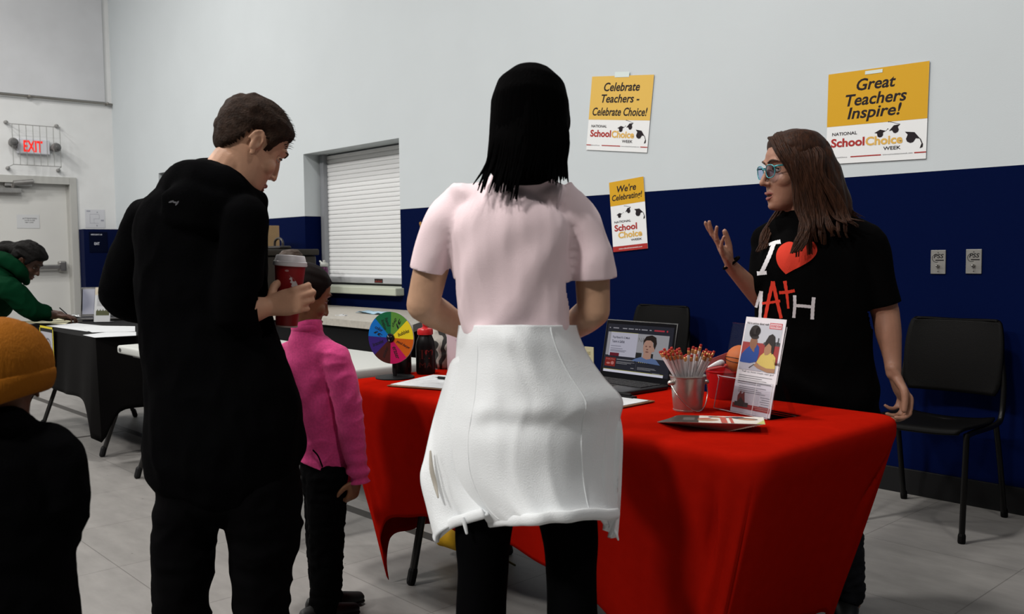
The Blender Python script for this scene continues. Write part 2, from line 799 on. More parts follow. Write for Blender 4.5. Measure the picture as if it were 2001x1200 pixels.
pn = tag(obj('paper_notice', onleft(box(3.238, 3.505, 1.59, 1.765, 0, .003), -.074), PAPER),
         'white paper notice taped to the grey door', 'notice')
for s_, cx, cy, w, h in (('ATTENTION', 3.39, 1.715, .17, .018), ('DOOR ALARM', 3.39, 1.69, .12, .013), ('KEEP CLOSED', 3.385, 1.665, .10, .012)):
    obj('lettering', onleft(txt(s_, cx, cy, w, h, .01), -.0705), INK, pn)
mp_ = tag(obj('floor_plan_sheet', onleft(box(4.05, 4.305, 1.60, 1.845, 0, .003), .001), mat('pale_paper', (.56, .57, .60), .6)),
          'pale floor plan sheet on the white wall above blue padding', 'sheet')
b = MB()
for x0, x1, y0, y1 in ((4.07, 4.12, 1.815, 1.83), (4.11, 4.22, 1.66, 1.663), (4.11, 4.113, 1.66, 1.78), (4.11, 4.23, 1.78, 1.783), (4.23, 4.233, 1.72, 1.78), (4.16, 4.23, 1.72, 1.723), (4.16, 4.163, 1.66, 1.72), (4.25, 4.29, 1.69, 1.71), (4.2, 4.215, 1.80, 1.815), (4.19, 4.205, 1.62, 1.64)):
    b.add(rect(x0, x1, y0, y1))
obj('plan_drawing', onleft(b.pair(), .0052), mat('faint_ink', (.30, .31, .36), .8), mp_)
sg = tag(obj('evacuation_sign', onleft(box(4.03, 4.26, 1.27, 1.54, 0, .006), .191), mat('navy_sign', (.0004, .002, .013), .6, .08)),
         'small dark sign reading EXIT on the blue padding by door', 'sign')
for q_ in (txt('EMERGENCY AB', 4.125, 1.505, .14, .018, .01), txt('EXIT', 4.125, 1.385, .066, .034, .02)):
    obj('lettering', onleft(q_, .1985), mat('sign_white', (.62, .64, .72), .5, .2), sg)

# exit sign with two lamp heads, and the wire guard round it
es = thing('exit_sign', 'white emergency exit sign with red letters above the door', 'exit sign', (WX0, 3.44, 2.63))
M_ = Matrix.Translation((0, 0, 0)) @ frame((0, 0, 0), (0, 1, 0), (0, 0, 1))
obj('housing', xf(box(-.19, .19, -.095, .095, 0, .075, .012, 3), M_), mat('sign_housing', (.62, .63, .68), .4, .3), es)
obj('lettering', xf(txt('EXIT', -.01, 0, .225, .145, .03, 0, .0765), M_), mat('lit_red_letters', (.6, .01, .008), .4, .2, emit=(.9, .03, .02), es=.75), es)
for s_, yy in ((-1, .03), (1, .0)):
    h_ = obj('lamp_head', xf(combine([tube([(s_ * .245, yy, .03), (s_ * .25, yy, .13)], [.042, .06], 18, sub=1), tube([(s_ * .17, -.03, .04), (s_ * .245, yy, .05)], .018, 8, sub=1)]), M_), mat('lamp_grey', (.16, .155, .15), .45, .3), es)
    obj('lens', xf(tube([(s_ * .25, yy, .145), (s_ * .25, yy, .155)], .052, 18, sub=1), M_), mat('lamp_lens', (.10, .10, .10), .15, .5), h_)
wg = thing('wire_guard', 'wire cage guarding the exit sign over the door', 'wire guard', (WX0, 3.44, 2.63))
b = MB()
y0, y1, z0, z1, D = -.27, .29, -.25, .255, .17
for k in range(8):
    x = y0 + (y1 - y0) * k / 7
    b.add(tube([(x, z0, D), (x, z1, D)], .0034, 6, sub=1))
for z in (z0, z1):
    b.add(tube([(y0, z, D), (y1, z, D)], .0045, 6, sub=1))
for x in (y0, y1):
    for z in (z0, z1):
        b.add(tube([(x, z, D), (x + (.0 if x > 0 else -.04), z + (.03 if z > 0 else -.03), 0.0)], .004, 6, sub=1))
obj('bars', xf(b.pair(), M_), mat('wire_metal', (.28, .28, .27), .4, .5, metal=.4), wg)
for x in (y0 - .03, y1 + .005):
    for z in (z0 - .035, z1 + .035):
        obj('mounting_boss', xf(tube([(x, z, 0), (x, z, .03)], .024, 12, sub=1), M_), mat('boss_metal', (.24, .24, .235), .45, .4), wg)

# shuttered serving window
w1 = struct(obj('window_1', box(-7.78, -6.265, WY0 + .225, WY0 + .235, .93, 2.15), mat('shutter_backing', (.2, .2, .2), .7)))
b = MB()
nsl = 29
zt, zb = 2.155, .985
prof = []
for k in range(nsl):
    a = zb + (zt - zb) * k / nsl
    c = zb + (zt - zb) * (k + 1) / nsl
    h = c - a
    prof += [(WY0 + .208, a), (WY0 + .2015, a + h * .05), (WY0 + .2, a + h * .3), (WY0 + .2, a + h * .7), (WY0 + .2015, a + h * .88), (WY0 + .208, a + h * .91)]
v, f = [], []
for y, z in prof:
    v += [V((-7.74, y, z)), V((-6.27, y, z))]
for i in range(len(prof) - 1):
    f.append((2 * i, 2 * i + 1, 2 * i + 3, 2 * i + 2))
obj('shutter_curtain', (v, f), mat('shutter_white', (.68, .69, .695), .45, .3), w1)
obj('guide_rail', box(-7.80, -7.735, WY0 + .155, WY0 + .222, .93, 2.165, .004), mat('rail_grey', (.28, .29, .31), .4, .4, metal=.4), w1)
bb = obj('bottom_bar', box(-7.735, -6.27, WY0 + .17, WY0 + .215, .945, 1.0, .004), mat('bar_alu', (.45, .46, .48), .4, .4, metal=.2), w1)
st = obj('warning_sticker', box(-6.92, -6.79, WY0 + .168, WY0 + .1695, .952, .988), mat('sticker_dark', (.02, .012, .012), .5), bb)
b = MB()
for k in range(6):
    b.add(rect(-6.912 + k * .019, -6.9 + k * .019, .958, .966 + .008 * (k % 2)))
obj('sticker_print', xf(b.pair(), frame((0, WY0 + .1675, 0), (1, 0, 0), (0, 0, 1))), mat('sticker_red', (.22, .02, .015), .5), bb)
obj('window_sill', box(-8.05, -6.235, WY0 - .085, WY0 + .21, .862, .925, .008), mat('pale_green_sill', (.42, .45, .37), .5, .3), w1)
w2 = struct(obj('window_2', box(-11.34, -9.87, WY0 + .17, WY0 + .18, .93, 2.2), mat('dim_glass', (.10, .095, .085), .15, .5)))
b = MB()
b.add(box(-11.375, -11.31, WY0 + .1, WY0 + .2, .91, 2.232))
b.add(box(-11.31, -9.87, WY0 + .1, WY0 + .2, 2.18, 2.232))
b.add(box(-11.15, -11.09, WY0 + .11, WY0 + .19, .91, 2.18))
b.add(box(-10.7, -10.64, WY0 + .11, WY0 + .19, .91, 2.18))
obj('window_frame', b.pair(), mat('dark_window_frame', (.012, .012, .013), .4, .3), w2)

# ------------------------------------------------------------------ posters
YEL = mat('poster_yellow', (.60, .325, .010), .55, .25)
PWHITE = mat('poster_white', (.74, .75, .755), .55, .25)
PRED = mat('poster_red', (.36, .025, .022), .55, .2)
PGOLD = mat('poster_gold', (.66, .40, .09), .55, .2)
PINK_ = mat('poster_ink', (.016, .011, .014), .6, .15)
TAPE = mat('clear_tape', (.62, .70, .68), .2, .5)


def cap_shape(cx, cy, s, rot, tx, ty, tl=1.):
    c, sn = math.cos(rot), math.sin(rot)

    def T(p):
        return (cx + s * (p[0] * c - p[1] * sn), cy + s * (p[0] * sn + p[1] * c))
    bd = MB()
    bd.add(flat([T(p) for p in ((-.5, .12), (-.02, -.06), (.5, .1), (.03, .3))]))
    bd.add(flat([T(p) for p in ((-.27, .06), (-.25, -.22), (-.12, -.33), (.08, -.33), (.22, -.22), (.26, .05), (0, -.04))], .00005))
    e = T((.5, .1))
    bd.add(flat([(e[0] - .012 * s * 3, e[1]), (e[0] + tx * s - .02 * s, e[1] + ty * s), (e[0] + tx * s + .03 * s, e[1] + ty * s + .02 * s), (e[0] + .02 * s, e[1] + .01 * s)], .0001))
    t0 = (e[0] + tx * s, e[1] + ty * s)
    bd.add(flat([(t0[0] - .04 * s, t0[1] + .02 * s), (t0[0] - .1 * s * tl, t0[1] - .18 * s * tl), (t0[0] + .03 * s, t0[1] - .14 * s * tl), (t0[0] + .05 * s, t0[1] + .02 * s)], .00015))
    return bd.pair()


def poster(tl, tr, bl, label, lines, logo, small, yel=None):
    tl, tr, bl = V((tl[0], 0, tl[1])), V((tr[0], 0, tr[1])), V((bl[0], 0, bl[1]))
    w, h = (tr - tl).length, (bl - tl).length
    ex = (tr - tl).normalized()
    ey = -V((0, 1, 0)).cross(ex)
    ey = ey if ey.z > 0 else -ey
    cen = tl + ex * w / 2 - ey * h / 2
    M = frame((cen.x, WY0 - .007, cen.z), ex, ey)
    root = tag(obj('poster', box(-w / 2, w / 2, -h / 2, h / 2, -.002, .0), PWHITE), label, 'poster', 'wall posters')
    root.matrix_world = M

    def fx(x):
        return (x - .5) * w

    def fy(y):
        return (.5 - y) * h
    ysplit = logo['split']
    obj('yellow_panel', rect(-w / 2, w / 2, fy(ysplit), h / 2, .0006), yel or YEL, root)
    for s_, x0, x1, cy, hh in lines:
        obj('headline_lettering', txt(s_, fx((x0 + x1) / 2), fy(cy), (x1 - x0) * w, hh * h * 1.12, .020, .2, .0012), PINK_, root)
    for s_, x0, x1, cy, hh in logo['ink']:
        obj('small_lettering', txt(s_, fx((x0 + x1) / 2), fy(cy), (x1 - x0) * w, hh * h * 1.1, .014, 0, .0012), PINK_, root)
    s_, x0, x1, cy, hh = logo['school']
    obj('school_lettering', txt(s_, fx((x0 + x1) / 2), fy(cy), (x1 - x0) * w, hh * h * 1.1, .032, 0, .0012), PRED, root)
    s_, x0, x1, cy, hh = logo['choice']
    obj('choice_lettering', txt(s_, fx((x0 + x1) / 2), fy(cy), (x1 - x0) * w, hh * h * 1.1, .032, 0, .0012), PGOLD, root)
    for cx, cy, s2, rot, tx, ty, tl2 in logo['caps']:
        obj('graduation_cap', xf(cap_shape(fx(cx), fy(cy), s2 * w, rot, tx, ty, tl2), Matrix.Translation((0, 0, .0012))), PINK_, root)
    if small == 'line':
        for x0, x1 in logo['bars']:
            obj('red_rule', rect(fx(x0), fx(x1), fy(.937), fy(.925), .0012), PRED, root)
        obj('hashtag', txt('#SchoolChoice', fx(.15), fy(.932), w * .15, h * .016, 0, 0, .0012), GREYINK, root)
        obj('web_address', txt('www.schoolchoiceweek.com', fx(.73), fy(.93), w * .29, h * .015, 0, 0, .0012), GREYINK, root)
    else:
        rb_ = obj('red_strip', rect(-w / 2, w / 2, -h / 2, fy(.925), .0008), PRED, root)
        obj('web_address', txt('www.schoolchoiceweek.com', 0.01 * w, fy(.963), w * .68, h * .02, .01, 0, .0014), PWHITE, rb_)
    return root, fx, fy


LOGO = {'split': .585, 'ink': [('NATIONAL', .06, .32, .672, .032), ('WEEK', .59, .76, .865, .034)],
        'school': ('School', .05, .40, .77, .088), 'choice': ('Choice', .41, .775, .775, .088),
        'caps': [(.555, .70, .115, .12, .16, .16, .3), (.70, .665, .12, .5, -.95, .28, .3), (.86, .765, .165, -.45, .12, -.3, 1.3)],
        'bars': [(.0, .075), (.26, .57), (.89, 1.0)]}
p1, fx, fy = poster((-4.093, 2.345), (-3.583, 2.282), (-4.147, 1.879), 'tilted yellow and white poster reading Celebrate Teachers, taped to wall',
                    [('Celebrate', .22, .80, .145, .105), ('Teachers -', .19, .81, .30, .10), ('Celebrate Choice!', .06, .95, .475, .10)], LOGO, 'line', mat('poster_pale_yellow', (.66, .42, .085), .55, .25))
obj('tape', rect(-.06, .06, .225, .258, .0022), TAPE, p1)
p2, fx, fy = poster((-2.439, 2.112), (-1.922, 2.100), (-2.443, 1.652), 'largest yellow and white poster reading Great Teachers Inspire',
                    [('Great', .30, .69, .155, .115), ('Teachers', .19, .80, .315, .115), ('Inspire!', .215, .755, .475, .15)], LOGO, 'line')
obj('tape', rect(-.06, .03, .205, .222, .0022), TAPE, p2)
LOGO3 = {'split': .345, 'ink': [('NATIONAL', .09, .57, .58, .028), ('WEEK', .54, .86, .855, .026)],
         'school': ('School', .08, .74, .665, .085), 'choice': ('Choice', .18, .87, .77, .085),
         'caps': [(.25, .487, .17, .1, .22, .16, .3), (.52, .435, .19, .55, -.95, .25, .3), (.80, .48, .27, -.35, .1, -.3, 1.3)]}
poster((-3.952, 1.652), (-3.669, 1.673), (-3.898, 1.209), 'narrow poster reading We\'re Celebrating, tilted over the blue band',
       [("We're", .22, .78, .115, .088), ('Celebrating!', .06, .94, .245, .098)], LOGO3, 'strip')
# strip end of something pinned beside the shutter, mostly hidden
a_ = WY(821, 435, WY0 - .012)
tag(obj('wooden_stick', tube([a_, a_ + V((.07, .0, -.16)), a_ + V((.14, 0, -.32))], [(.014, .006)] * 3, 8, ref=(1, 0, .4), sub=2), mat('tan_wood', (.30, .15, .03), .5)),
    'thin tan strip slanting on the blue wall beside the pink sleeve', 'stick')
# wall plates and the outlet
LPL = mat('plate_metal', (.24, .235, .22), .4, .4, metal=.35, var=.08, vscale=40)
for (u, v_), lab in (((1834, 512), 'grey coaxial wall plate left of the pair by the black chair'), ((1903.5, 511), 'grey coaxial wall plate nearer the right edge of view')):
    c = WY(u, v_, WY0)
    wp = thing('wall_plate', lab, 'wall plate', (c.x, WY0, c.z), 0, 'coaxial wall plates')
    M = frame((0, 0, 0), (1, 0, 0), (0, 0, 1))
    obj('plate', xf(box(-.035, .035, -.057, .057, 0, .006, .002), M), LPL, wp)
    b = MB()
    b.add(txt('PSS', .003, .028, .046, .02, .02, .2, .0065))
    for k in range(16):
        a1 = PI * .45 + k * PI * 1.2 / 16
        a2 = a1 + PI * 1.2 / 16
        b.add(flat([(-.008 + .018 * math.cos(t) * r, .018 + .018 * math.sin(t) * r) for t, r in ((a1, 1), (a1, 1.12), (a2, 1.12), (a2, 1))], .0065))
    b.add(rect(-.012, .027, .006, .011, .0065))
    obj('logo', xf(b.pair(), M), INK, wp)
    obj('connector', xf(combine([tube([(0, -.018, .0), (0, -.018, .012)], .0085, 6, sub=1), tube([(0, -.018, 0), (0, -.018, .022)], .0055, 12, sub=1)]), M), mat('chrome', (.5, .49, .46), .2, .6, metal=1), wp)
    obj('screw', xf(combine([tube([(0, -.045, 0), (0, -.045, .0068)], .0025, 8, sub=1), tube([(0, .045, 0), (0, .045, .0068)], .0025, 8, sub=1)]), M), mat('dark_screw', (.06, .055, .05), .4), wp)
c = WY(1152, 695, WY0)
wp = thing('power_outlet', 'ivory duplex power outlet low on the blue wall by laptop', 'outlet', (c.x, WY0, c.z))
obj('plate', xf(box(-.041, .041, -.059, .059, 0, .006, .002), M), mat('ivory', (.42, .38, .24), .4, .35), wp)
for dz in (-.02, .02):
    r_ = obj('receptacle', xf(box(-.015, .015, dz - .014, dz + .014, 0, .0085, .004), M), mat('ivory_dark', (.36, .32, .19), .4, .35), wp)
    obj('slots', xf(combine([rect(-.007, -.005, dz - .004, dz + .006, .0087), rect(.005, .007, dz - .004, dz + .006, .0087), oval(0, dz - .008, .002, .002, .0087, 8)]), M), INK, r_)

# ------------------------------------------------------------------ chairs by the wall
CHB = mat('black_chair_plastic', (.0028, .0026, .0025), .5, .07, bump=.15, bscale=400)
CHM = mat('black_chair_tube', (.003, .0028, .0026), .35, .2)


def chair():
    t = thing('stacking_chair', 'x', 'chair')
    # faces -y; width along x; origin on the floor
    rows = []
    for y, z, w, dip in ((-.245, .435, .20, .0), (-.225, .455, .215, .0), (-.10, .45, .22, .012), (.08, .44, .215, .014), (.19, .445, .20, .008)):
        rows.append([V((w * a, y, z - dip * (1 - a * a) + .01 * abs(a) ** 3)) for a in (-1, -.6, 0, .6, 1)])
    sheet('seat', rows, 16, 16, CHB, t, .012)
    rows = []
    for z, y, w in ((.885, .255, .17), (.875, .254, .198), (.80, .238, .214), (.70, .222, .218), (.60, .212, .212), (.55, .21, .19)):
        rows.append([V((w * a, y + .028 * (1 - a * a), z)) for a in (-1, -.6, 0, .6, 1)])
    sheet('backrest', rows, 16, 14, CHB, t, .012)
    for s in (-1, 1):
        obj('leg', tube([(s * .225, -.255, 0), (s * .222, -.215, .40), (s * .215, -.19, .432), (s * .21, -.10, .435)], .0125, 10, sub=5), CHM, t, 'auto')
        obj('leg', tube([(s * .225, .26, 0), (s * .222, .20, .25), (s * .218, .15, .43)], .0125, 10, sub=5), CHM, t, 'auto')
        obj('back_post', tube([(s * .21, -.1, .435), (s * .218, .14, .435), (s * .222, .205, .47), (s * .222, .225, .6), (s * .205, .24, .74)], .0125, 10, sub=5), CHM, t, 'auto')
        for yy in (-.255, .26):
            obj('foot_cap', tube([(s * .225, yy, .008), (s * .225, yy * .99, .03)], .016, 10, sub=1), CHB, t)
    obj('cross_rail', tube([(-.215, .15, .43), (.215, .15, .43)], .010, 8, sub=1), CHM, t)
    return t


ch = chair()
ch.location = (-1.735, 4.09, 0)
ch.rotation_euler = (0, 0, math.radians(2))
ch['label'] = 'black plastic stacking chair by the wall under two wall plates'
dup(ch, (-3.445, 4.08, 0), math.radians(-2), 'black plastic stacking chair behind the laptop, mostly hidden')
# ------------------------------------------------------------------ tables
REDC = mat('red_stretch_fabric', (.30, .006, .0022), .9, .0, var=.05, vscale=30, bump=.05, bscale=900)
TX0, TX1, TY0, TY1 = -2.985, -1.152, 1.80, 2.555
TZ = .743


def cover():
    cx, cy = (TX0 + TX1) / 2, (TY0 + TY1) / 2
    hx, hy, rc = (TX1 - TX0) / 2, (TY1 - TY0) / 2, .085
    pts = []      # (pos, normal, a, long side?, side index)
    sides = [((-1, -1), (1, -1)), ((1, -1), (1, 1)), ((1, 1), (-1, 1)), ((-1, 1), (-1, -1))]
    for si, (c0, c1) in enumerate(sides):
        L = 2 * (hx if si % 2 == 0 else hy)
        nseg = 96 if si % 2 == 0 else 56
        d = V((c1[0] - c0[0], c1[1] - c0[1], 0)).normalized()
        n = V((d.y, -d.x, 0))
        st_ = V((c0[0] * hx, c0[1] * hy, 0))
        for k in range(nseg):
            # cluster near the feet
            q = k / nseg
            q = .5 - .5 * math.cos(PI * q)
            q = .5 * q + .5 * (k / nseg)
            s = q * L
            p = st_ + d * s
            nn = n.copy()
            for e, cc in ((s, c0), (L - s, c1)):
                if e < rc:
                    cen = V((cc[0] * (hx - rc), cc[1] * (hy - rc), 0))
                    r = p - cen
                    nn = r.normalized()
                    p = cen + nn * rc
            pts.append((p, nn, q, si))
    n = len(pts)
    v, f = [], []

    def fold(p, q, si, tau, z):
        o = 0.
        e = abs(2 * q - 1)
        if si in (0, 2):
            dd = (1 - e) * hx
            o += .012 * math.sin(dd * 95) * math.exp(-dd / .085) * math.sin(min(1, tau * 1.5) * PI * .85)
            if q > .5:
                o += -.030 * math.exp(-((dd - .11 + (.58 - z) * .12) / .015) ** 2) * math.exp(-((z - .53) / .09) ** 2)
            o += .009 * math.sin(q * 23 + 1.3 * math.sin(q * 9)) * tau * (1 - e ** 4)
        else:
            dd = (1 - e) * hy
            o += .007 * math.sin(dd * 80) * math.exp(-dd / .07) * math.sin(min(1, tau * 1.5) * PI * .85)
            if si == 1 and q > .5:
                o += -.024 * math.exp(-((dd - .09 + (z - .58) * .5) / .014) ** 2) * math.exp(-((z - .58) / .07) ** 2)
        return o
    rows = []
    for zz, ins in ((.743, .05), (.7425, .03), (.740, .014), (.734, .005), (.722, 0), (.705, 0), (.69, .001)):
        rows.append([(p - nn * ins, zz) for p, nn, q, si in pts])
    NT = 30
    for j in range(1, NT + 1):
        t = j / NT
        row = []
        for p, nn, q, si in pts:
            H = .305 if si in (0, 2) else .17
            e = abs(2 * q - 1)
            # sleeves reach the floor only right at the corners
            zh = H * max(0., 1 - (e ** (8 if si % 2 else (1.6 if (si == 0 and q > .5) else 9))))
            zh += .012 * math.sin(q * 31) * (1 - e ** 6) * (1 if si == 0 else .4)
            zh = max(zh, .012)
            z = .69 - (.69 - zh) * t
            tau = (.69 - z) / .69
            pp = V((p.x * (1 - .215 * tau), p.y * (1 - .17 * tau), 0))
            pp -= nn * (.055 * tau * (1 - e * e))
            pp += nn * fold(p, q, si, tau, z)
            row.append((pp, z))
        rows.append(row)
    for row in rows:
        for p, z in row:
            v.append(V((p.x, p.y, z)))
    f.append(tuple(range(n)))
    for j in range(len(rows) - 1):
        for k in range(n):
            f.append((j * n + k, (j + 1) * n + k, (j + 1) * n + (k + 1) % n, j * n + (k + 1) % n))
    me = bpy.data.meshes.new('tablecloth')
    me.from_pydata([tuple(q) for q in v], [], f)
    me.polygons.foreach_set('use_smooth', [True] * len(me.polygons))
    me.update()
    o = link('tablecloth', me, REDC, None, (cx, cy, 0))
    s = o.modifiers.new('thickness', 'SOLIDIFY')
    s.thickness = .0025
    s.offset = -1
    return tag(o, 'red stretch cover fitted over the front table', 'tablecloth')


cover()
TLEG = mat('table_leg_steel', (.012, .011, .010), .35, .5)


def folding_table(x0, x1, y0, y1, top, label, m, inset=.0, lx=.13, ly=.04):
    cx, cy = (x0 + x1) / 2, (y0 + y1) / 2
    t = thing('folding_table', label, 'table', (cx, cy, 0), 0, 'folding tables')
    hx, hy = (x1 - x0) / 2 - inset, (y1 - y0) / 2 - inset
    obj('tabletop', box(-hx, hx, -hy, hy, top - .045, top, .012, 3), m, t, 'auto')
    obj('apron', box(-hx + .07, hx - .07, -hy + .06, hy - .06, top - .065, top - .0451), TLEG, t)
    for s in (-1, 1):
        xl = s * (hx - lx)
        for q in (-1, 1):
            l = obj('leg', tube([(xl, q * (hy - ly), .01), (xl, q * (hy - .19), .42), (xl, q * (hy - .27), top - .066)], .0145, 12, sub=4), TLEG, t, 'auto')
            obj('foot', tube([(xl, q * (hy - ly), .014), (xl, q * (hy - ly - .01), .05)], .018, 10, sub=1), BLACK, l)
        obj('brace', tube([(xl, -(hy - .185), .40), (xl, hy - .185, .40)], .010, 8, sub=1), TLEG, t)
        obj('strut', tube([(xl, 0, .40), (xl - s * .36, 0, top - .066)], .008, 8, sub=1), TLEG, t)
    return t


WPLAS = mat('white_table_plastic', (.43, .44, .42), .5, .35, bump=.05, bscale=300)
folding_table(TX0, TX1, TY0, TY1, TZ - .008, 'folding table under the red stretch cover', WPLAS, .045, .24, .09)
wt = folding_table(-5.19, -3.29, 1.765, 2.54, .728, 'bare white plastic folding table behind the man in black', WPLAS)
obj('maker_mark', xf(oval(0, 0, .018, .011), Matrix.Translation((-.90, -.3888, .705)) @ Matrix.Rotation(PI / 2, 4, 'X')), mat('dark_mark', (.03, .03, .03), .5), wt)
folding_table(-7.15, -5.62, 1.80, 2.55, .738, 'folding table under the black cloth by the door', WPLAS, .01)

# black cloth, open box with a fold hanging at its near corner
BCL = mat('black_tablecloth', (.0028, .0025, .0025), .6, .05, bump=.06, bscale=500)


def black_cloth():
    x0, x1, y0, y1, zt = -7.16, -5.60, 1.785, 2.565, .7405
    cx, cy = (x0 + x1) / 2, (y0 + y1) / 2
    out = []
    per = [(x0, y0, x1, y0), (x1, y0, x1, y1), (x1, y1, x0, y1), (x0, y1, x0, y0)]
    for (a, b_, c, d) in per:
        L = math.hypot(c - a, d - b_)
        k = int(L / .03)
        for i in range(k):
            q = i / k
            px, py = a + (c - a) * q, b_ + (d - b_) * q
            nx, ny = (d - b_) / L, -(c - a) / L
            e = min(q * L, (1 - q) * L)
            out.append((px, py, nx, ny, e))
    n = len(out)
    v, f = [], []
    R = 16
    for px, py, nx, ny, e in out:
        v.append(V((px - nx * .004, py - ny * .004, zt)))
    for j in range(R):
        t = j / (R - 1)
        for i, (px, py, nx, ny, e) in enumerate(out):
            hem = (.36 if ny < -.5 else .30) - (.24 if ny < -.5 else .17) * math.exp(-(e / .075) ** 2) + .006 * math.sin(i * .35)
            z = zt - .004 - (zt - .004 - hem) * t
            o = .004 + t * (.018 + .022 * math.exp(-e / .09)) + .008 * t * math.sin(i * .55) + .006 * t * math.sin(i * .19)
            v.append(V((px + nx * o, py + ny * o, z)))
    f.append(tuple(range(n)))
    for j in range(R):
        for k in range(n):
            f.append((j * n + k, (j + 1) * n + k, (j + 1) * n + (k + 1) % n, j * n + (k + 1) % n))
    o = obj('tablecloth', (v, f), BCL, None, 'auto', (cx, cy, 0))
    s = o.modifiers.new('thickness', 'SOLIDIFY')
    s.thickness = .002
    s.offset = -1
    return tag(o, 'black cloth hanging over the table by the door', 'tablecloth')


black_cloth()

# long stone-look table against the wall, solid black block filling the space below the top
ct = thing('counter_table', 'long grey stone-look table along the blue wall under the shutter', 'table', (-6.6, 3.95, 0))
cp = [(-1.9, -.45), (1.62, -.45), (1.72, -.40), (1.28, .10), (1.26, .47), (-1.9, .47)]
obj('tabletop', prism(cp, .695, .745), mat('stone_laminate', (.40, .375, .33), .45, .35, var=.12, vscale=40), ct)
obj('under_block', prism([(-1.86, -.42), (1.58, -.42), (1.22, .12), (1.22, .46), (-1.86, .46)], .02, .694), mat('matte_black_block', (.005, .005, .0055), .8, .1), ct)
TAN = mat('cardboard', (.30, .20, .105), .75, .15, var=.08, vscale=15)
o = thing('storage_bin', 'dark brown storage bin on the stone-look table against the wall', 'bin', (-7.78, 3.95, .745))
DB = mat('dark_brown_plastic', (.018, .014, .010), .5, .3)
obj('bin_body', box(-.56, .56, -.26, .26, 0, .46, .02, 3), DB, o, 'auto')
obj('lid', box(-.58, .58, -.28, .28, .461, .515, .012), DB, o, 'auto')
o = thing('cardboard_box', 'tan cardboard box standing on the dark storage bin', 'box', (-8.07, 4.05, 1.261))
obj('carton', box(-.2, .2, -.15, .15, 0, .225, .003), TAN, o)
obj('tape', box(-.2005, .2005, -.03, .03, .19, .2262), mat('brown_tape', (.26, .17, .07), .3, .4), o)
o = thing('handbag', 'small black handbag with a loop handle on the storage bin', 'bag', (-7.42, 3.95, 1.261))
obj('bag_body', box(-.12, .12, -.06, .06, 0, .03, .014, 3), mat('dark_leather', (.012, .009, .008), .4, .4), o, 'auto')
obj('handle', tube([(-.075, 0, .02), (-.065, 0, .075), (0, 0, .098), (.065, 0, .075), (.075, 0, .02)], .011, 10, sub=5), mat('handle_leather', (.02, .014, .01), .35, .5), o, 'auto')
random.seed(4)
bl = MB()
for k in range(5):
    a = random.random() * 6
    bl.add(xf(box(-.022, .022, -.012, .012, 0, .004 + .004 * random.random()), Matrix.Translation(((k % 3 - 1) * .035, (k // 3) * .03, 0)) @ Matrix.Rotation(a, 4, 'Z')))
c = WZ(666, 617, .745)
tag(obj('tissue_scraps', xf(bl.pair(), Matrix.Translation((c.x, c.y, .745))), PAPER, None, False, (c.x, c.y, .745)), 'scraps of white tissue on the stone-look table', 'tissue')
c = WZ(729, 613, .745)
rows = [[V((-.16 + .32 * i / 5, -.06 + .12 * j / 3, .004 + .015 * ((i * 7 + j * 5) % 4) / 3)) for i in range(6)] for j in range(4)]
o = sheet('plastic_wrapper', [[p + V((c.x, c.y, .745)) for p in r] for r in rows], 20, 12, mat('blue_wrapper', (.25, .42, .55), .15, .6, var=.5, vscale=30), None, .002, None, (c.x, c.y, .745))
o.location = (c.x, c.y, .745)
tag(o, 'crumpled pale blue wrapper on the stone-look table behind the wheel', 'wrapper')

# purple bottle on the sill
c = WY(634, 540, WY0 + .03)
o = thing('water_bottle', 'purple water bottle with white lid on the window sill', 'bottle', (c.x, WY0 + .03, .925))
obj('bottle_body', lathe([(.034, 0), (.038, .01), (.038, .14), (.034, .165), (.030, .172)]), mat('purple_plastic', (.10, .012, .075), .25, .5), o, 'auto')
obj('lid', lathe([(.036, .172), (.037, .178), (.037, .20), (.033, .207), (.012, .21), (.012, .225), (.006, .232)]), WPLAS, o, 'auto')
obj('spout', tube([(-.03, 0, .20), (-.055, 0, .212), (-.072, 0, .222)], .009, 8, sub=2), WPLAS, o)

# ------------------------------------------------------------------ things on the black table
ZB = .744


def paperobj(label, corners, z, m, cat='paper', name='paper_sheet', group=None, th=.0015):
    c = sum((V((x, y, 0)) for x, y in corners), V()) / len(corners)
    o = obj(name, xf(prism([(x - c.x, y - c.y) for x, y in corners], 0, th), Matrix.Translation((0, 0, 0))), m, None)
    o.location = (c.x, c.y, z)
    return tag(o, label, cat, group)


def quadpx(pts, z):
    q = [WZ(u, v_, z) for u, v_ in pts]
    r = [(p.x, p.y) for p in q]
    ar = sum(r[i][0] * r[(i + 1) % len(r)][1] - r[(i + 1) % len(r)][0] * r[i][1] for i in range(len(r)))
    return r if ar > 0 else r[::-1]


BPAP = mat('bright_paper', (.52, .535, .55), .6, .2, var=.06, vscale=25)
paperobj('long white sheet on the black table behind the other sheets', quadpx([(90, 637), (150, 632), (200, 637), (262, 643), (170, 648)], ZB), ZB, BPAP)
paperobj('white sheet lying over the long one on the black table', quadpx([(165, 644), (200, 637), (264, 638), (264, 648), (180, 650)], ZB + .002), ZB + .002, BPAP)
paperobj('white sheet nearest the front edge of the black table', quadpx([(162, 655), (215, 649), (266, 649), (266, 656), (185, 660)], ZB), ZB, BPAP)
paperobj('cream folder under the hand of the person in green', quadpx([(42, 629), (120, 622), (140, 628), (128, 634), (48, 632)], ZB), ZB, mat('cream_paper', (.52, .50, .34), .6), 'folder', 'folder', None, .004)
c = WZ(141, 626, ZB)
rows = [[V((-.06 + .12 * i / 4, -.05 + .1 * j / 3, .01 + .03 * ((i * 5 + j * 3) % 4) / 3)) for i in range(5)] for j in range(4)]
o = sheet('crumpled_wrap', rows, 16, 12, mat('clear_wrap', (.35, .37, .38), .12, .7), None, .002)
o.location = (c.x, c.y, ZB)
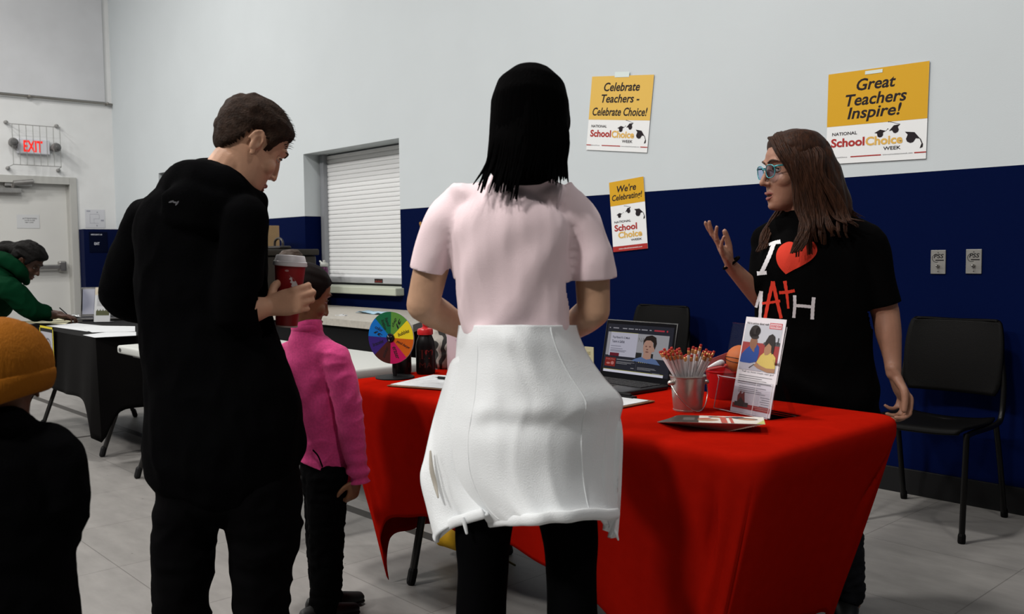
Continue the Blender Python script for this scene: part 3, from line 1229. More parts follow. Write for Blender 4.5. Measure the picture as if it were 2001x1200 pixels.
tag(o, 'crumpled clear wrapper beside the hand on the black table', 'wrapper')


def laptop(name_label, loc, rz, w, dp, hs, lean, body, screen_mat, bez):
    t = thing('laptop', name_label, 'laptop', loc, rz)
    obj('base', box(-w / 2, w / 2, -dp, 0, 0, .016, .006, 3), body, t, 'auto')
    obj('keyboard', xf(combine([box(-w * .44 + i * w * .064, -w * .44 + i * w * .064 + w * .055, -dp * .52 + j * dp * .09, -dp * .52 + j * dp * .09 + dp * .075, .016, .0185) for i in range(14) for j in range(5)]), Matrix()), mat('key_black', (.008, .008, .009), .5, .3), t)
    obj('touchpad', rect(-w * .16, w * .16, -dp * .93, -dp * .58, .0163), bez, t)
    M = Matrix.Translation((0, .004, .012)) @ Matrix.Rotation(PI / 2 - lean, 4, 'X')
    lid = obj('lid', xf(box(-w / 2, w / 2, 0, hs, -.008, 0, .004, 2), M), body, t, 'auto')
    bz = obj('bezel', xf(rect(-w / 2 + .004, w / 2 - .004, .004, hs - .004, .0006), M), bez, t)
    sc = obj('screen', xf(rect(-w / 2 + .012, w / 2 - .012, .022, hs - .016, .0012), M), screen_mat, t)
    return t, M, sc


c = WZ(176, 623, ZB)
laptop('grey-screened laptop on the black table behind a small sign', (c.x + .02, c.y + .1, ZB), math.radians(62), .34, .24, .235, math.radians(16),
       mat('laptop_grey', (.045, .043, .042), .4, .4), mat('grey_screen', (.05, .05, .06), .3, .4, emit=(.155, .16, .20), es=1.), mat('bezel_black', (.006, .006, .007), .2, .5))

CLEAR = clear_mat('clear_acrylic', (.93, .93, .95))
t = thing('sign_holder', 'small clear acrylic holder with white card in front of the grey laptop', 'sign holder', (*WZ(199, 630, ZB).xy, ZB), math.radians(48))
M = Matrix.Rotation(PI / 2 - .2, 4, 'X')
obj('back_panel', xf(box(-.062, .062, 0, .25, -.003, 0), M), CLEAR, t)
cd = obj('card', xf(box(-.058, .058, .004, .255, .0003, .0012), M), PAPER, t)
b = MB()
for k in range(9):
    b.add(rect(-.04, .03 + .015 * (k % 3), .12 + k * .009, .123 + k * .009, .0016))
obj('lettering', xf(b.pair(), M), GREYINK, cd)
obj('picture', xf(combine([rect(-.045, .05, .05, .085, .0016)] + [flat([(-.04 + k * .02, .085), (-.03 + k * .02, .085), (-.035 + k * .02, .098)], .0016) for k in range(4)]), M), mat('olive_print', (.07, .075, .03), .6), cd)
obj('top_strip', xf(rect(-.058, .058, .20, .255, .0016), M), mat('cream_print', (.52, .46, .36), .6), cd)
obj('foot', box(-.062, .062, .0, .09, 0, .003), CLEAR, t)

# safety poster taped on the front of the black cloth
q = [WY(76, 643, 1.765), WY(105, 650, 1.765), WY(103, 728, 1.765)]
w_ = .30
c = V((q[1].x - w_ / 2, 1.762, (q[1].z + q[2].z) / 2))
t = thing('safety_poster', 'yellow bordered flame notice taped on the black tablecloth', 'notice', (c.x, c.y, c.z), 0)
M = frame((0, 0, 0), (1, 0, 0), (0, 0, 1))
hh = .165
YB = mat('hazard_yellow', (.60, .50, .03), .5)
obj('sheet', xf(box(-w_ / 2, w_ / 2, -hh, hh, -.002, 0), M), mat('black_card', (.006, .006, .006), .6), t)
obj('inner_page', xf(rect(-.125, .125, -.125, .128, .0008), M), mat('lilac_page', (.36, .36, .40), .6), t)
b = MB()
for r in ((-w_ / 2, w_ / 2, hh - .014, hh), (-w_ / 2, w_ / 2, -hh, -hh + .014), (-w_ / 2, -w_ / 2 + .014, -hh, hh), (w_ / 2 - .014, w_ / 2, -hh, hh)):
    b.add(rect(*r, .0012))
obj('border', xf(b.pair(), M), YB, t)
fl_ = [(-.001, .05), (.012, .02), (.03, -.01), (.032, -.035), (.015, -.055), (-.015, -.055), (-.032, -.035), (-.028, -.008), (-.012, .015)]
obj('flame', xf(flat([(x * 1.1 + .03, y * 1.2) for x, y in fl_], .0014), M), mat('flame_orange', (.32, .10, .02), .6), t)
obj('flame_core', xf(flat([(x * .5 + .03, y * .6 - .01) for x, y in fl_], .0018), M), mat('flame_dark', (.10, .015, .01), .6), t)
b = MB()
for k in range(14):
    a1 = math.radians(20 + k * 10)
    b.add(xf(rect(-.004, .004, -.006, .006, .0014), Matrix.Translation((.03 + .06 * math.cos(a1), .035 + .05 * math.sin(a1), 0)) @ Matrix.Rotation(a1 - PI / 2, 4, 'Z')))
obj('arched_print', xf(b.pair(), M), GREYINK, t)

# yellow bag on the floor under the red table
c = WZ(928, 1072, .03)
ya = thing('tote_bag', 'yellow soft bag lying on the floor under the red table', 'bag', (c.x, c.y, 0), HEAD_ANG)
blob('bag_body', [tube([(-.13, 0, .075), (-.05, 0, .085), (.03, .0, .09), (.08, 0, .09)], [(.035, .035), (.085, .07), (.10, .085), (.09, .075)], 16, ref=(0, 1, 0), sub=4)], .012, mat('yellow_fabric', (.60, .34, .012), .7, .2, bump=.2, bscale=40), ya, 4)
obj('drawstring', tube([(.05, -.13, .10), (.10, -.15, .05), (.16, -.15, .012)], .004, 8, sub=4), mat('olive_cord', (.10, .08, .015), .7), ya)
# ------------------------------------------------------------------ things on the red table
MBLK = mat('matte_black_metal', (.005, .005, .0055), .5, .12)
ROT90 = Matrix.Rotation(PI / 2, 4, 'X')
# prize wheel; local x right, -y toward the viewer
wl = thing('prize_spinner', 'tabletop prize wheel with eight coloured wedges on red table', 'prize wheel', (-2.872, 2.001, TZ), HEAD_ANG - math.radians(24))
obj('base', lathe([(.0, 0), (.073, 0), (.075, .003), (.073, .006), (.0, .008)], 40), MBLK, wl, 'auto')
obj('post', box(-.006, .006, -.005, .005, .006, .17, .001), MBLK, wl)
WZC, WR = P(765, 660, 3.45).z - TZ, .099
DM = Matrix.Translation((0, -.022, WZC)) @ ROT90
obj('axle', tube([(0, .0, WZC), (0, -.03, WZC)], .008, 12, sub=1), MBLK, wl)
disc = obj('disc', xf(lathe([(WR, -.003), (WR + .0006, 0), (WR, .003)], 64), DM), mat('disc_edge', (.30, .28, .30), .5, .3), wl, 'auto')
WC = [('light_green', (.075, .21, .035), 'chap it', .55), ('yellow', (.62, .50, .015), 'bubbles', .62), ('orange', (.42, .085, .006), 'pencil sharper', .8), ('pink', (.36, .006, .075), 'eraser', .55),
      ('dark_red', (.045, .010, .008), 'sticker', .5), ('purple', (.028, .012, .13), 'bracelet', .6), ('blue', (.004, .12, .42), 'color it', .5), ('dark_green', (.006, .10, .04), 'hand lotion', .7)]
for k, (nm, c, s_, tw) in enumerate(WC):
    a0 = PI / 2 - .04 - k * PI / 4
    a1 = a0 - PI / 4
    pts = [(0, 0)] + [(WR * math.cos(a0 + (a1 - a0) * i / 8), WR * math.sin(a0 + (a1 - a0) * i / 8)) for i in range(9)]
    wd = obj('wedge', xf(flat(pts[::-1], .0036), DM), mat('wheel_' + nm, c, .6, .1), disc)
    wd['label'] = nm.replace('_', ' ') + ' wedge'
    am = (a0 + a1) / 2
    fl = am if math.cos(am) > -.2 else am + PI
    Mr = DM @ Matrix.Translation((.060 * math.cos(am), .060 * math.sin(am), .0042)) @ Matrix.Rotation(fl, 4, 'Z')
    if ' ' in s_ and k != 2:
        a_, b_ = s_.split(' ')
        vf = combine([txt(a_, 0, .009, .036, .014, .012, .25), txt(b_, .004, -.009, .040, .014, .012, .25)])
    else:
        vf = txt(s_, 0, 0, .052 * tw + .02, .014, .012, .25)
    obj('handwriting', xf(vf, Mr), INK, disc)
obj('hub', xf(lathe([(.016, .0037), (.017, .006), (.014, .009), (.0, .0095)], 28), DM), MBLK, wl, 'auto')
obj('pointer', xf(flat([(-.010, .011), (-.003, -.014), (.0, -.002), (.009, .006), (.003, .004), (-.002, .002)][::-1], .0105), DM), PAPER, wl)

# two sports bottles
BK = mat('bottle_black', (.005, .0045, .0048), .35, .2)
BR = mat('bottle_red', (.42, .012, .015), .3, .45)


def sports_bottle(x, y, rz, label):
    t = thing('sports_bottle', label, 'bottle', (x, y, TZ), rz, 'black sports bottles')
    obj('bottle_body', lathe([(.030, 0), (.036, .003), (.038, .012), (.038, .11), (.036, .128), (.0285, .146), (.027, .152), (.027, .16)], 32), BK, t, 'auto')
    obj('cap', lathe([(.0305, .155), (.031, .158), (.031, .172), (.028, .178), (.012, .182), (.011, .186)], 32), BR, t, 'auto')
    obj('spout', lathe([(.009, .184), (.009, .190), (.0105, .192), (.0105, .199), (.008, .202)], 20), BR, t, 'auto')
    body = MB()
    b2 = MB()

    def wrap(vf, r=.0384):
        return [V((r * math.sin(p.x / r), -r * math.cos(p.x / r), p.y)) for p in vf[0]], vf[1]
    body.add(wrap(combine([rect(-.0035, .0035, .062, .098), rect(-.010, .010, .094, .099), rect(-.010, .010, .060, .065)])))
    body.add(wrap(xf(txt('M', .0, .038, .026, .02, .0), Matrix())))
    body.add(wrap(xf(txt('A', .027, .038, .02, .02, .0), Matrix())))
    obj('lettering', body.pair(), mat('dim_red_print', (.07, .007, .005), .5, .3), t)
    hp = [(0, .062), (.014, .078), (.0175, .088), (.014, .097), (.008, .098), (.0, .091), (-.008, .098), (-.014, .097), (-.0175, .088), (-.014, .078)]
    obj('heart', wrap(flat([(x + .028, y) for x, y in hp])), mat('heart_print', (.22, .012, .012), .5, .3), t)
    return t


sports_bottle(-2.882, 2.155, HEAD_ANG - .25, 'black sports bottle with red cap, in front and fully in view')
sports_bottle(-2.945, 2.085, HEAD_ANG + 1.2, 'black sports bottle with red cap, half hidden by the prize wheel')

# striped bag behind the bottles
za = thing('striped_bag', 'zebra striped fabric bag standing behind the sports bottles', 'bag', (-2.945, 2.33, TZ), HEAD_ANG)
zm = bpy.data.materials.new('zebra_fabric')
zm.use_nodes = True
nt = zm.node_tree
wv = nt.nodes.new('ShaderNodeTexWave')
wv.inputs['Scale'].default_value = 9
wv.inputs['Distortion'].default_value = 9
wv.inputs['Detail Scale'].default_value = 1.2
tc = nt.nodes.new('ShaderNodeTexCoord')
nt.links.new(tc.outputs['Object'], wv.inputs['Vector'])
rp = nt.nodes.new('ShaderNodeValToRGB')
rp.color_ramp.elements[0].position = .45
rp.color_ramp.elements[0].color = (.015, .014, .013, 1)
rp.color_ramp.elements[1].position = .55
rp.color_ramp.elements[1].color = (.32, .30, .27, 1)
nt.links.new(wv.outputs['Fac'], rp.inputs[0])
nt.links.new(rp.outputs[0], nt.nodes['Principled BSDF'].inputs['Base Color'])
nt.nodes['Principled BSDF'].inputs['Roughness'].default_value = .8
blob('bag_body', [tube([(0, 0, .03), (0, 0, .09), (.0, .0, .15), (.01, 0, .175)], [(.08, .05), (.085, .055), (.075, .045), (.05, .03)], 18, ref=(1, 0, 0), sub=4, expo=2.6)], .007, zm, za, 3,
     post=lambda p, n: p + n * (.006 * fbm(p, 22)))
obj('handle', tube([(-.05, 0, .165), (-.055, 0, .205), (-.01, 0, .225), (.03, 0, .20), (.04, 0, .165)], .009, 8, sub=4), zm, za, True)

# standing pale board
db = thing('display_board', 'pale pink display board standing behind the woman in pink', 'board', (*WZ(890, 729, TZ).xy, TZ), HEAD_ANG - .12)
obj('panel', box(-.032, .26, -.004, .004, 0, .20, .001), mat('pale_pink_card', (.56, .46, .50), .6, .2), db)
obj('printed_triangles', xf(combine([flat([(.0, .13), (.04, .10), (.05, .16)], 0), flat([(.03, .06), (.08, .03), (.07, .11)], 0)]), Matrix.Translation((0, -.0046, 0)) @ ROT90), mat('mauve_print', (.46, .35, .42), .6), db)
obj('easel_foot', box(.05, .2, .004, .09, 0, .004), mat('pale_pink_card', (.5, .4, .45)), db)

# clipboards
WOOD = mat('hardboard_brown', (.16, .075, .03), .5, .3, var=.12, vscale=60)


def clipboard(label, o, ex, ey, w, l, pen):
    ex, ey = V((*ex, 0)).normalized(), V((*ey, 0)).normalized()
    t = thing('clipboard', label, 'clipboard', (o[0], o[1], TZ + .002), math.atan2(ex.y, ex.x))
    s = 1 if ex.cross(ey).z > 0 else -1
    obj('board', box(0, w, min(0, s * l), max(0, s * l), 0, .004, .0015), WOOD, t)
    obj('paper', prism([(.008, .012 * s), (w - .006, .008 * s), (w - .008, s * (l - .02)), (.006, s * (l - .02))][::s], .0042, .0065), BPAP, t)
    obj('clip', combine([box(w / 2 - .05, w / 2 + .05, min(s * (l - .028), s * (l - .004)), max(s * (l - .028), s * (l - .004)), .0042, .012, .002), tube([(w / 2 - .03, s * (l - .015), .014), (w / 2 + .03, s * (l - .015), .014)], .006, 8, sub=1)]), MBLK, t)
    b = MB()
    for k in range(9):
        y = s * (l * (.2 + .07 * k))
        b.add(rect(w * .15, w * (.5 + .25 * ((k * 3) % 4) / 3), y, y + .0022, .0067))
    obj('writing_lines', b.pair(), GREYINK, t)
    return t


clipboard('brown clipboard with white form beside the prize wheel', (-2.70, 1.845), (.29, .10), (-.10, .29), .235, .31, True)
clipboard('brown clipboard with blank sheet in front of the open laptop', (-2.03, 1.92), (1, .02), (-.02, 1), .235, .31, False)
a_ = WZ(866, 740, TZ + .012)
pn = thing('pen', 'black and white pen lying on the clipboard by the wheel', 'pen', (a_.x, a_.y, TZ + .0145), math.radians(12))
obj('barrel', tube([(0, 0, 0), (.10, .0, 0)], .0045, 10, sub=1), PAPER, pn, 'auto')
obj('grip', tube([(-.022, 0, 0), (.012, 0, 0)], .005, 10, sub=1), MBLK, pn, 'auto')
obj('tip', tube([(-.036, 0, 0), (-.022, 0, 0)], [.001, .0045], 10, sub=1), STEEL, pn)

# laptop
LB = mat('laptop_black', (.008, .008, .0085), .35, .4)
SN = mat('screen_dark', (.008, .008, .010), .12, .4, emit=(.008, .009, .014), es=1)
lt, LM, lsc = laptop('open black laptop showing a tutoring page on the red table', (-2.10, 2.478, TZ + .001), math.radians(-2), .335, .235, .215, math.radians(12), LB, SN, mat('bezel_gloss', (.006, .006, .007), .08, .6))
SW, SH, SX, SY = .311, .177, -.1555, .022


def emat(n, c, k=1.):
    c = lin(c)
    return mat('screen_' + n, tuple(q * .3 for q in c), .15, .4, emit=tuple(q * k for q in c), es=1)


def sp(x, y):                     # x, y fractions of the screen, y down
    return (SX + x * SW, SY + (1 - y) * SH)


def srect(x0, x1, y0, y1, z=.0016):
    a, c = sp(x0, y1), sp(x1, y0)
    return rect(a[0], c[0], a[1], c[1], z)


def spoly(pts, z):
    return flat([sp(*p) for p in pts][::-1], z)


def soval(x, y, rx, ry, z):
    c = sp(x, y)
    return oval(c[0], c[1], rx * SW, ry * SH, z, 26)


def stxt(s, x, y, w, h, z=.0022, bold=.0):
    c = sp(x, y)
    return txt(s, c[0], c[1], w * SW, h * SH, bold, 0, z)


S_W = emat('white', (.36, .36, .40))
obj('photo_area', xf(srect(.02, .95, .17, .65), LM), emat('grey', (.17, .17, .185)), lsc)
obj('text_panel', xf(srect(.07, .49, .17, .66, .002), LM), emat('panel', (.25, .25, .30)), lsc)
obj('headline', xf(combine([stxt('Top-Rated K-12 Math', .235, .28, .27, .055, .0024, .012), stxt('Tutors in Suffolk', .20, .36, .20, .055, .0024, .012)]), LM), emat('ink', (.01, .01, .02)), lsc)
b = MB()
for k, (x0, x1, y) in enumerate(((.09, .25, .45), (.09, .28, .50), (.09, .34, .535), (.09, .32, .56))):
    b.add(srect(x0, x1, y, y + .012, .0024))
obj('small_print', xf(b.pair(), LM), emat('ink2', (.10, .10, .13)), lsc)
obj('red_button', xf(srect(.09, .235, .595, .66, .0024), LM), emat('crimson', (.07, .006, .012)), lsc)
b = MB()
for x0, x1 in ((.03, .05), (.09, .18), (.24, .31), (.33, .41), (.43, .475), (.49, .51), (.53, .62), (.65, .68)):
    b.add(srect(x0, x1, .075, .095, .002))
obj('menu_bar', xf(b.pair(), LM), emat('menu', (.16, .16, .18)), lsc)
obj('menu_button', xf(combine([srect(.72, .87, .07, .10, .002), soval(.91, .085, .012, .02, .002)]), LM), emat('menured', (.22, .02, .03)), lsc)
obj('wall_lettering', xf(stxt('NAS', .57, .29, .13, .09, .0018), LM), emat('greyletters', (.09, .09, .09)), lsc)
obj('door_shape', xf(combine([srect(.47, .58, .55, .66, .0019), srect(.69, .75, .55, .66, .0019)]), LM), emat('darkshape', (.012, .012, .012)), lsc)
obj('boy_shirt', xf(spoly([(.44, .72), (.50, .67), (.58, .63), (.72, .63), (.80, .66), (.87, .76), (.70, .745), (.5, .73)], .0026), LM), emat('shirt', (.055, .085, .17)), lsc)
obj('boy_face', xf(combine([soval(.665, .43, .075, .17, .0028), spoly([(.61, .52), (.72, .5), (.72, .65), (.66, .67), (.6, .64)], .0027), soval(.745, .46, .018, .05, .0027)]), LM), emat('face', (.22, .13, .10)), lsc)
obj('boy_hair', xf(spoly([(.588, .40), (.585, .30), (.62, .21), (.70, .18), (.765, .22), (.785, .34), (.765, .46), (.742, .40), (.735, .33), (.69, .285), (.63, .29), (.60, .33)], .003), LM), emat('hair', (.012, .008, .007)), lsc)
obj('boy_features', xf(combine([soval(.635, .41, .014, .014, .0031), soval(.69, .41, .014, .014, .0031), soval(.655, .52, .025, .012, .0031), soval(.655, .47, .015, .012, .0031)]), LM), emat('features', (.09, .04, .035)), lsc)
obj('red_card', xf(srect(.03, .195, .70, .88, .002), LM), emat('cardred', (.12, .012, .010)), lsc)
obj('card_print', xf(combine([stxt('MATH', .11, .735, .13, .03, .0024), soval(.15, .81, .025, .035, .0024), soval(.085, .82, .03, .02, .0024)]), LM), emat('cardprint', (.26, .10, .09)), lsc)
b = MB()
b.add(srect(.21, .48, .715, .735, .002))
for y, x1 in ((.765, .49), (.785, .44), (.805, .38)):
    b.add(srect(.21, x1, y, y + .009, .002))
for y, x1 in ((.84, .80), (.86, .82), (.88, .74)):
    b.add(srect(.54, x1, y, y + .009, .002))
b.add(srect(.44, .49, .87, .885, .002))
b.add(srect(.77, .88, .925, .94, .002))
obj('page_text', xf(b.pair(), LM), emat('pagetext', (.12, .12, .13)), lsc)
obj('stars', xf(combine([soval(.55 + .03 * k, .735, .008, .013, .002) for k in range(5)]), LM), emat('stars', (.30, .24, .08)), lsc)
obj('divider', xf(combine([srect(.515, .518, .70, .93, .002)]), LM), emat('divider', (.05, .05, .06)), lsc)
obj('task_bar', xf(srect(.02, .93, .945, .995, .002), LM), emat('taskbar', (.36, .36, .42)), lsc)
obj('yellow_line', xf(combine([srect(.02, .93, .935, .945, .002), srect(.07, .49, .165, .172, .0022)]), LM), emat('yline', (.20, .19, .03)), lsc)

# galvanised pail and its pencils
GAL = mat('galvanised_steel', (.46, .44, .41), .32, .5, metal=.85, var=.15, vscale=25, bump=.05, bscale=80)
pc = WZ(1344, 801, TZ)
PR0, PR1, PHH = .0415, .052, .103
pl = thing('pail', 'small galvanised steel pail holding pencils on the red table', 'pail', (pc.x, pc.y, TZ), HEAD_ANG)
obj('pail_body', lathe([(0, .001), (PR0, 0), (PR0 + .001, .004), (PR1, PHH - .004), (PR1 + .0022, PHH - .002), (PR1 + .0022, PHH + .001), (PR1, PHH + .002), (PR1 - .0015, PHH - .001), (PR0 - .001, .004), (0, .003)], 48), GAL, pl, 'auto')
obj('base_ring', lathe([(PR0, -.0005), (PR0 + .0016, .0), (PR0 + .002, .004), (PR0, .005)], 48), GAL, pl, 'auto')
for sx in (-1, 1):
    e_ = obj('ear', tube([(sx * (PR1 - .003), -.018 if sx < 0 else .0, .084), (sx * (PR1 + .004), -.02 if sx < 0 else .0, .084)], .0075, 14, sub=1), GAL, pl, 'auto')
obj('handle', tube([(-PR1 - .004, -.02, .084), (-.04, -.047, .052), (-.012, -.058, .02), (.018, -.056, .004), (.042, -.035, .016), (PR1 + .004, -.01, .05), (PR1 + .003, .0, .084)], .0015, 8, sub=8), mat('bail_wire', (.6, .58, .54), .2, .6, metal=1), pl, True)
PWT = mat('pencil_white', (.60, .56, .57), .4, .35)
PFR = mat('ferrule_gold', (.50, .24, .08), .3, .5, metal=.5)
PER = mat('eraser_red', (.36, .03, .022), .7, .2)
PPR = mat('pencil_print', (.20, .06, .07), .6)
proto = thing('pencil', 'white pencil with gold ferrule and red eraser in the steel pail', 'pencil', (0, 0, 0), 0, 'pencils in the steel pail')
PL = .172
obj('shaft', tube([(0, 0, .012), (0, 0, PL)], .0047, 6, sub=1, cap=False), PWT, proto)
obj('point', lathe([(.0006, 0), (.0035, .0125)], 6), mat('pencil_wood', (.35, .22, .12), .6), proto)
obj('ferrule', lathe([(.0043, PL), (.0047, PL + .002), (.0043, PL + .004), (.0047, PL + .006), (.0043, PL + .008), (.0047, PL + .010), (.0043, PL + .013)], 12), PFR, proto, True)
obj('eraser', lathe([(.0040, PL + .0128), (.0041, PL + .019), (.0032, PL + .0205)], 12), PER, proto, 'auto')
obj('print', xf(combine([rect(.09, .112, -.0016, .0016), rect(.116, .137, -.0012, .0012)]), Matrix.Translation((0, -.0039, 0)) @ ROT90 @ Matrix.Rotation(PI / 2, 4, 'Z')), PPR, proto)
random.seed(11)
tops = []
for k in range(18):
    tops.append((1289 + 2.5 * k + random.uniform(-1.5, 1.5), 684 + random.uniform(-4, 7) - (7 if k == 9 else 0), random.uniform(-.035, .03)))
for u, v_ in ((1341, 692), (1346, 680), (1355, 677), (1361, 679), (1367, 682), (1370, 673), (1352, 693), (1364, 692), (1338, 694), (1358, 683)):
    tops.append((u, v_, random.uniform(-.03, .03)))
for u, v_ in ((1298, 690), (1306, 692), (1315, 691), (1323, 689), (1331, 692), (1312, 679), (1327, 680)):
    tops.append((u, v_, random.uniform(-.045, -.02)))
for u, v_ in ((1376, 685), (1381, 682), (1386, 686), (1390, 687), (1396, 686), (1379, 691), (1392, 694), (1384, 694)):
    tops.append((u, v_, random.uniform(-.03, .03)))
pcL = toL(V((pc.x, pc.y, TZ)))
first = True
for u, v_, dz in tops:
    top = P(u, v_, pcL.y + dz)
    off = top - pcL
    lx = max(-1., min(1., off.x / .075))
    bot = pcL + V((-lx * .022 + random.uniform(-.008, .008), -dz * .5 + random.uniform(-.008, .008), .005))
    dr_ = (top - bot).normalized()
    if first:
        r = proto
        first = False
    else:
        r = proto.copy()
        COL.objects.link(r)
        for chh in list(proto.children):
            q = chh.copy()
            COL.objects.link(q)
            q.parent = r
    ez = tow(dr_)
    ex = RIGHT - ez * RIGHT.dot(ez)
    ex.normalize()
    r.matrix_world = frame(tow(top - dr_ * (PL + .0205)), ex, ez.cross(ex))

# red tub with prizes
RG = mat('red_translucent_plastic', (.36, .008, .010), .15, .5, coat=.4)
tc_ = WZ(1419, 777, TZ)
tcL = toL(V((tc_.x, tc_.y, 0)))
tb = thing('prize_tub', 'glossy red plastic tub of prizes behind the pail', 'tub', (tc_.x, tc_.y, TZ), HEAD_ANG)
obj('tub_body', lathe([(0, .001), (.052, 0), (.055, .004), (.066, .085), (.071, .088), (.071, .092), (.064, .092), (.053, .006), (0, .004)], 48), RG, tb, 'auto')
bc = P(1447, 703, tcL.y + .0)
bk = thing('toy_ball', 'small orange basketball resting on the red prize tub', 'ball', (*tow(bc).xy, bc.z), HEAD_ANG + .4)
obj('ball_skin', ell((0, 0, 0), (.047, .047, .047)), mat('basketball_orange', (.42, .10, .015), .55, .3, bump=.2, bscale=500), bk, True)
b = MB()
for axis, ang, off in (('X', .15, 0), ('Y', PI / 2, 0), ('Y', .25, 0.)):
    Mr = Matrix.Rotation(ang, 4, axis)
    b.add(tube([Mr @ V((.0473 * math.cos(t * PI / 16), .0473 * math.sin(t * PI / 16), 0)) for t in range(33)], .0011, 6, sub=1))
obj('seam', b.pair(), INK, bk)
def hold(name, label, cat, pts, d, m, extra=None, group=None):
    q = [P(u, v_, d + dd) for u, v_, dd in pts]
    c = sum(q, V()) / len(q)
    n = (q[1] - q[0]).cross(q[2] - q[0]).normalized()
    vf = ([p - c for p in q] + [p - c + n * .0012 for p in q], [tuple(range(len(q))), tuple(range(2 * len(q) - 1, len(q) - 1, -1))] + [(i, (i + 1) % len(q), len(q) + (i + 1) % len(q), len(q) + i) for i in range(len(q))])
    o = obj(name, vf, m)
    o.location = tow(c)
    o.rotation_euler = (0, 0, HEAD_ANG)
    return tag(o, label, cat, group)


hold('coupon', 'pink printed coupon sticking out of the red tub', 'coupon', [(1384, 716, 0), (1388, 702, 0), (1424, 688, .02), (1414, 712, .02)], tcL.y - .01, mat('pink_red_paper', (.36, .09, .09), .5))
hold('coupon', 'red coupon lying flat near the tub rim under the pink one', 'coupon', [(1380, 724, -.02), (1384, 718, 0), (1416, 709, .02), (1418, 716, 0)], tcL.y - .012, mat('red_paper', (.30, .05, .05), .5))
a_ = [P(1384, 718, tcL.y - .03), P(1398, 712, tcL.y - .035), P(1410, 709, tcL.y - .03), P(1413, 714, tcL.y - .02)]
vf = tube([p - a_[1] for p in a_], [(.003, .003), (.004, .007), (.005, .010), (.003, .005)], 12, ref=(0, 1, 0), sub=5)
o = obj('whistle', vf, mat('white_gloss', (.62, .62, .64), .2, .5), None, True)
o.location = tow(a_[1])
o.rotation_euler = (0, 0, HEAD_ANG)
tag(o, 'white glossy plastic toy on top of the prize tub', 'toy')
o = obj('toy_car', combine([box(-.02, .02, -.01, .01, 0, .012, .004), box(-.011, .011, -.009, .009, .012, .02, .004)]), mat('toy_red', (.40, .03, .02), .3, .4))
p_ = P(1424, 722, tcL.y + .0)
o.location = tow(p_)
o.rotation_euler = (0, .5, HEAD_ANG)
tag(o, 'small red toy between coupon and basketball', 'toy')

# slanted acrylic flyer stand
fo = V((-1.489, 2.245, TZ + .001))
fs = thing('flyer_stand', 'clear acrylic flyer stand near the front corner of the red table', 'flyer stand', fo, math.radians(-13))
lean = math.radians(13)
M = Matrix.Rotation(PI / 2 - lean, 4, 'X')
obj('back_panel', xf(box(-.108, .108, 0, .262, -.0028, 0, .001), M), CLEAR, fs)
obj('front_pocket', xf(box(-.108, .108, 0, .098, .012, .0148, .001), M), CLEAR, fs)
EDGE = clear_mat('acrylic_edge', (.78, .80, .82))
ed = mat('frosted_edge', (.62, .60, .62), .2, .6)
obj('pocket_edge', xf(combine([tube([(-.108, .001, .0135), (-.108, .09, .0135), (-.100, .098, .0135), (.100, .098, .0135)], .0011, 6, sub=2), tube([(-.108, .001, .0135), (.108, .001, .0135), (.108, .098, .0135)], .0013, 6, sub=1), tube([(.108, .10, 0), (.108, .262, -.002)], .0010, 6, sub=1), tube([(.048, .002, .0150), (.048, .098, .0150)], .0008, 6, sub=1)]), M), ed, fs)
obj('foot', box(-.108, .108, 0, .12, -.0005, .0025), CLEAR, fs)
obj('rear_strut', xf(box(.09, .108, -.002, .002, 0, .18), Matrix.Translation((0, .10, 0)) @ Matrix.Rotation(math.radians(24), 4, 'X')), CLEAR, fs)
fly = thing('flyer', 'white math flyer with photo of two children in the acrylic stand', 'flyer', fo, math.radians(-13))
FW0, FW1, FH = -.052, .106, .283


def FM(x, y, z=0.):       # fractions, y down
    return (FW0 + x * (FW1 - FW0), FH * (1 - y))


def fpoly(pts, z):
    return xf(flat([FM(*p) for p in pts][::-1], z), M)


def frect(x0, x1, y0, y1, z):
    a, c = FM(x0, y1), FM(x1, y0)
    return xf(rect(a[0], c[0], a[1], c[1], z), M)


def foval(x, y, rx, ry, z, rot=0.):
    c = FM(x, y)
    return xf(oval(c[0], c[1], rx * (FW1 - FW0), ry * FH, z, 26, rot), M)


def ftxt(s, x, y, w, h, z, bold=0.):
    c = FM(x, y)
    return xf(txt(s, c[0], c[1], w * (FW1 - FW0), h * FH, bold, 0, z), M)


obj('page', xf(box(FW0, FW1, .003, FH, .0006, .0016), M), mat('flyer_paper', (.60, .57, .60), .5, .25), fly)
ph = obj('photo', frect(.03, .95, .075, .545, .002), mat('photo_grey', (.40, .41, .45), .5), fly)
obj('photo_bench', combine([frect(.03, .95, .26, .46, .0023)]), mat('photo_red', (.26, .03, .03), .5), ph)
obj('photo_skyline', combine([fpoly([(.55, .25), (.62, .235), (.7, .25), (.8, .24), (.88, .23), (.95, .24), (.95, .275), (.55, .275)], .0024), frect(.88, .91, .19, .26, .0024)]), mat('photo_dark', (.05, .05, .055), .5), ph)
obj('photo_table', fpoly([(.03, .545), (.03, .475), (.3, .465), (.6, .50), (.6, .545)], .0025), mat('photo_table', (.34, .33, .38), .5), ph)
obj('girl_blue_shirt', fpoly([(.03, .47), (.05, .39), (.13, .34), (.22, .30), (.38, .27), (.46, .30), (.48, .36), (.46, .45), (.3, .475), (.1, .475)], .0027), mat('photo_blue', (.010, .045, .22), .5), ph)
obj('girl_blue_face', combine([foval(.305, .265, .092, .068, .0029), fpoly([(.27, .31), (.35, .31), (.36, .36), (.3, .345)], .0028)]), mat('photo_brown_skin', (.20, .09, .05), .5), ph)
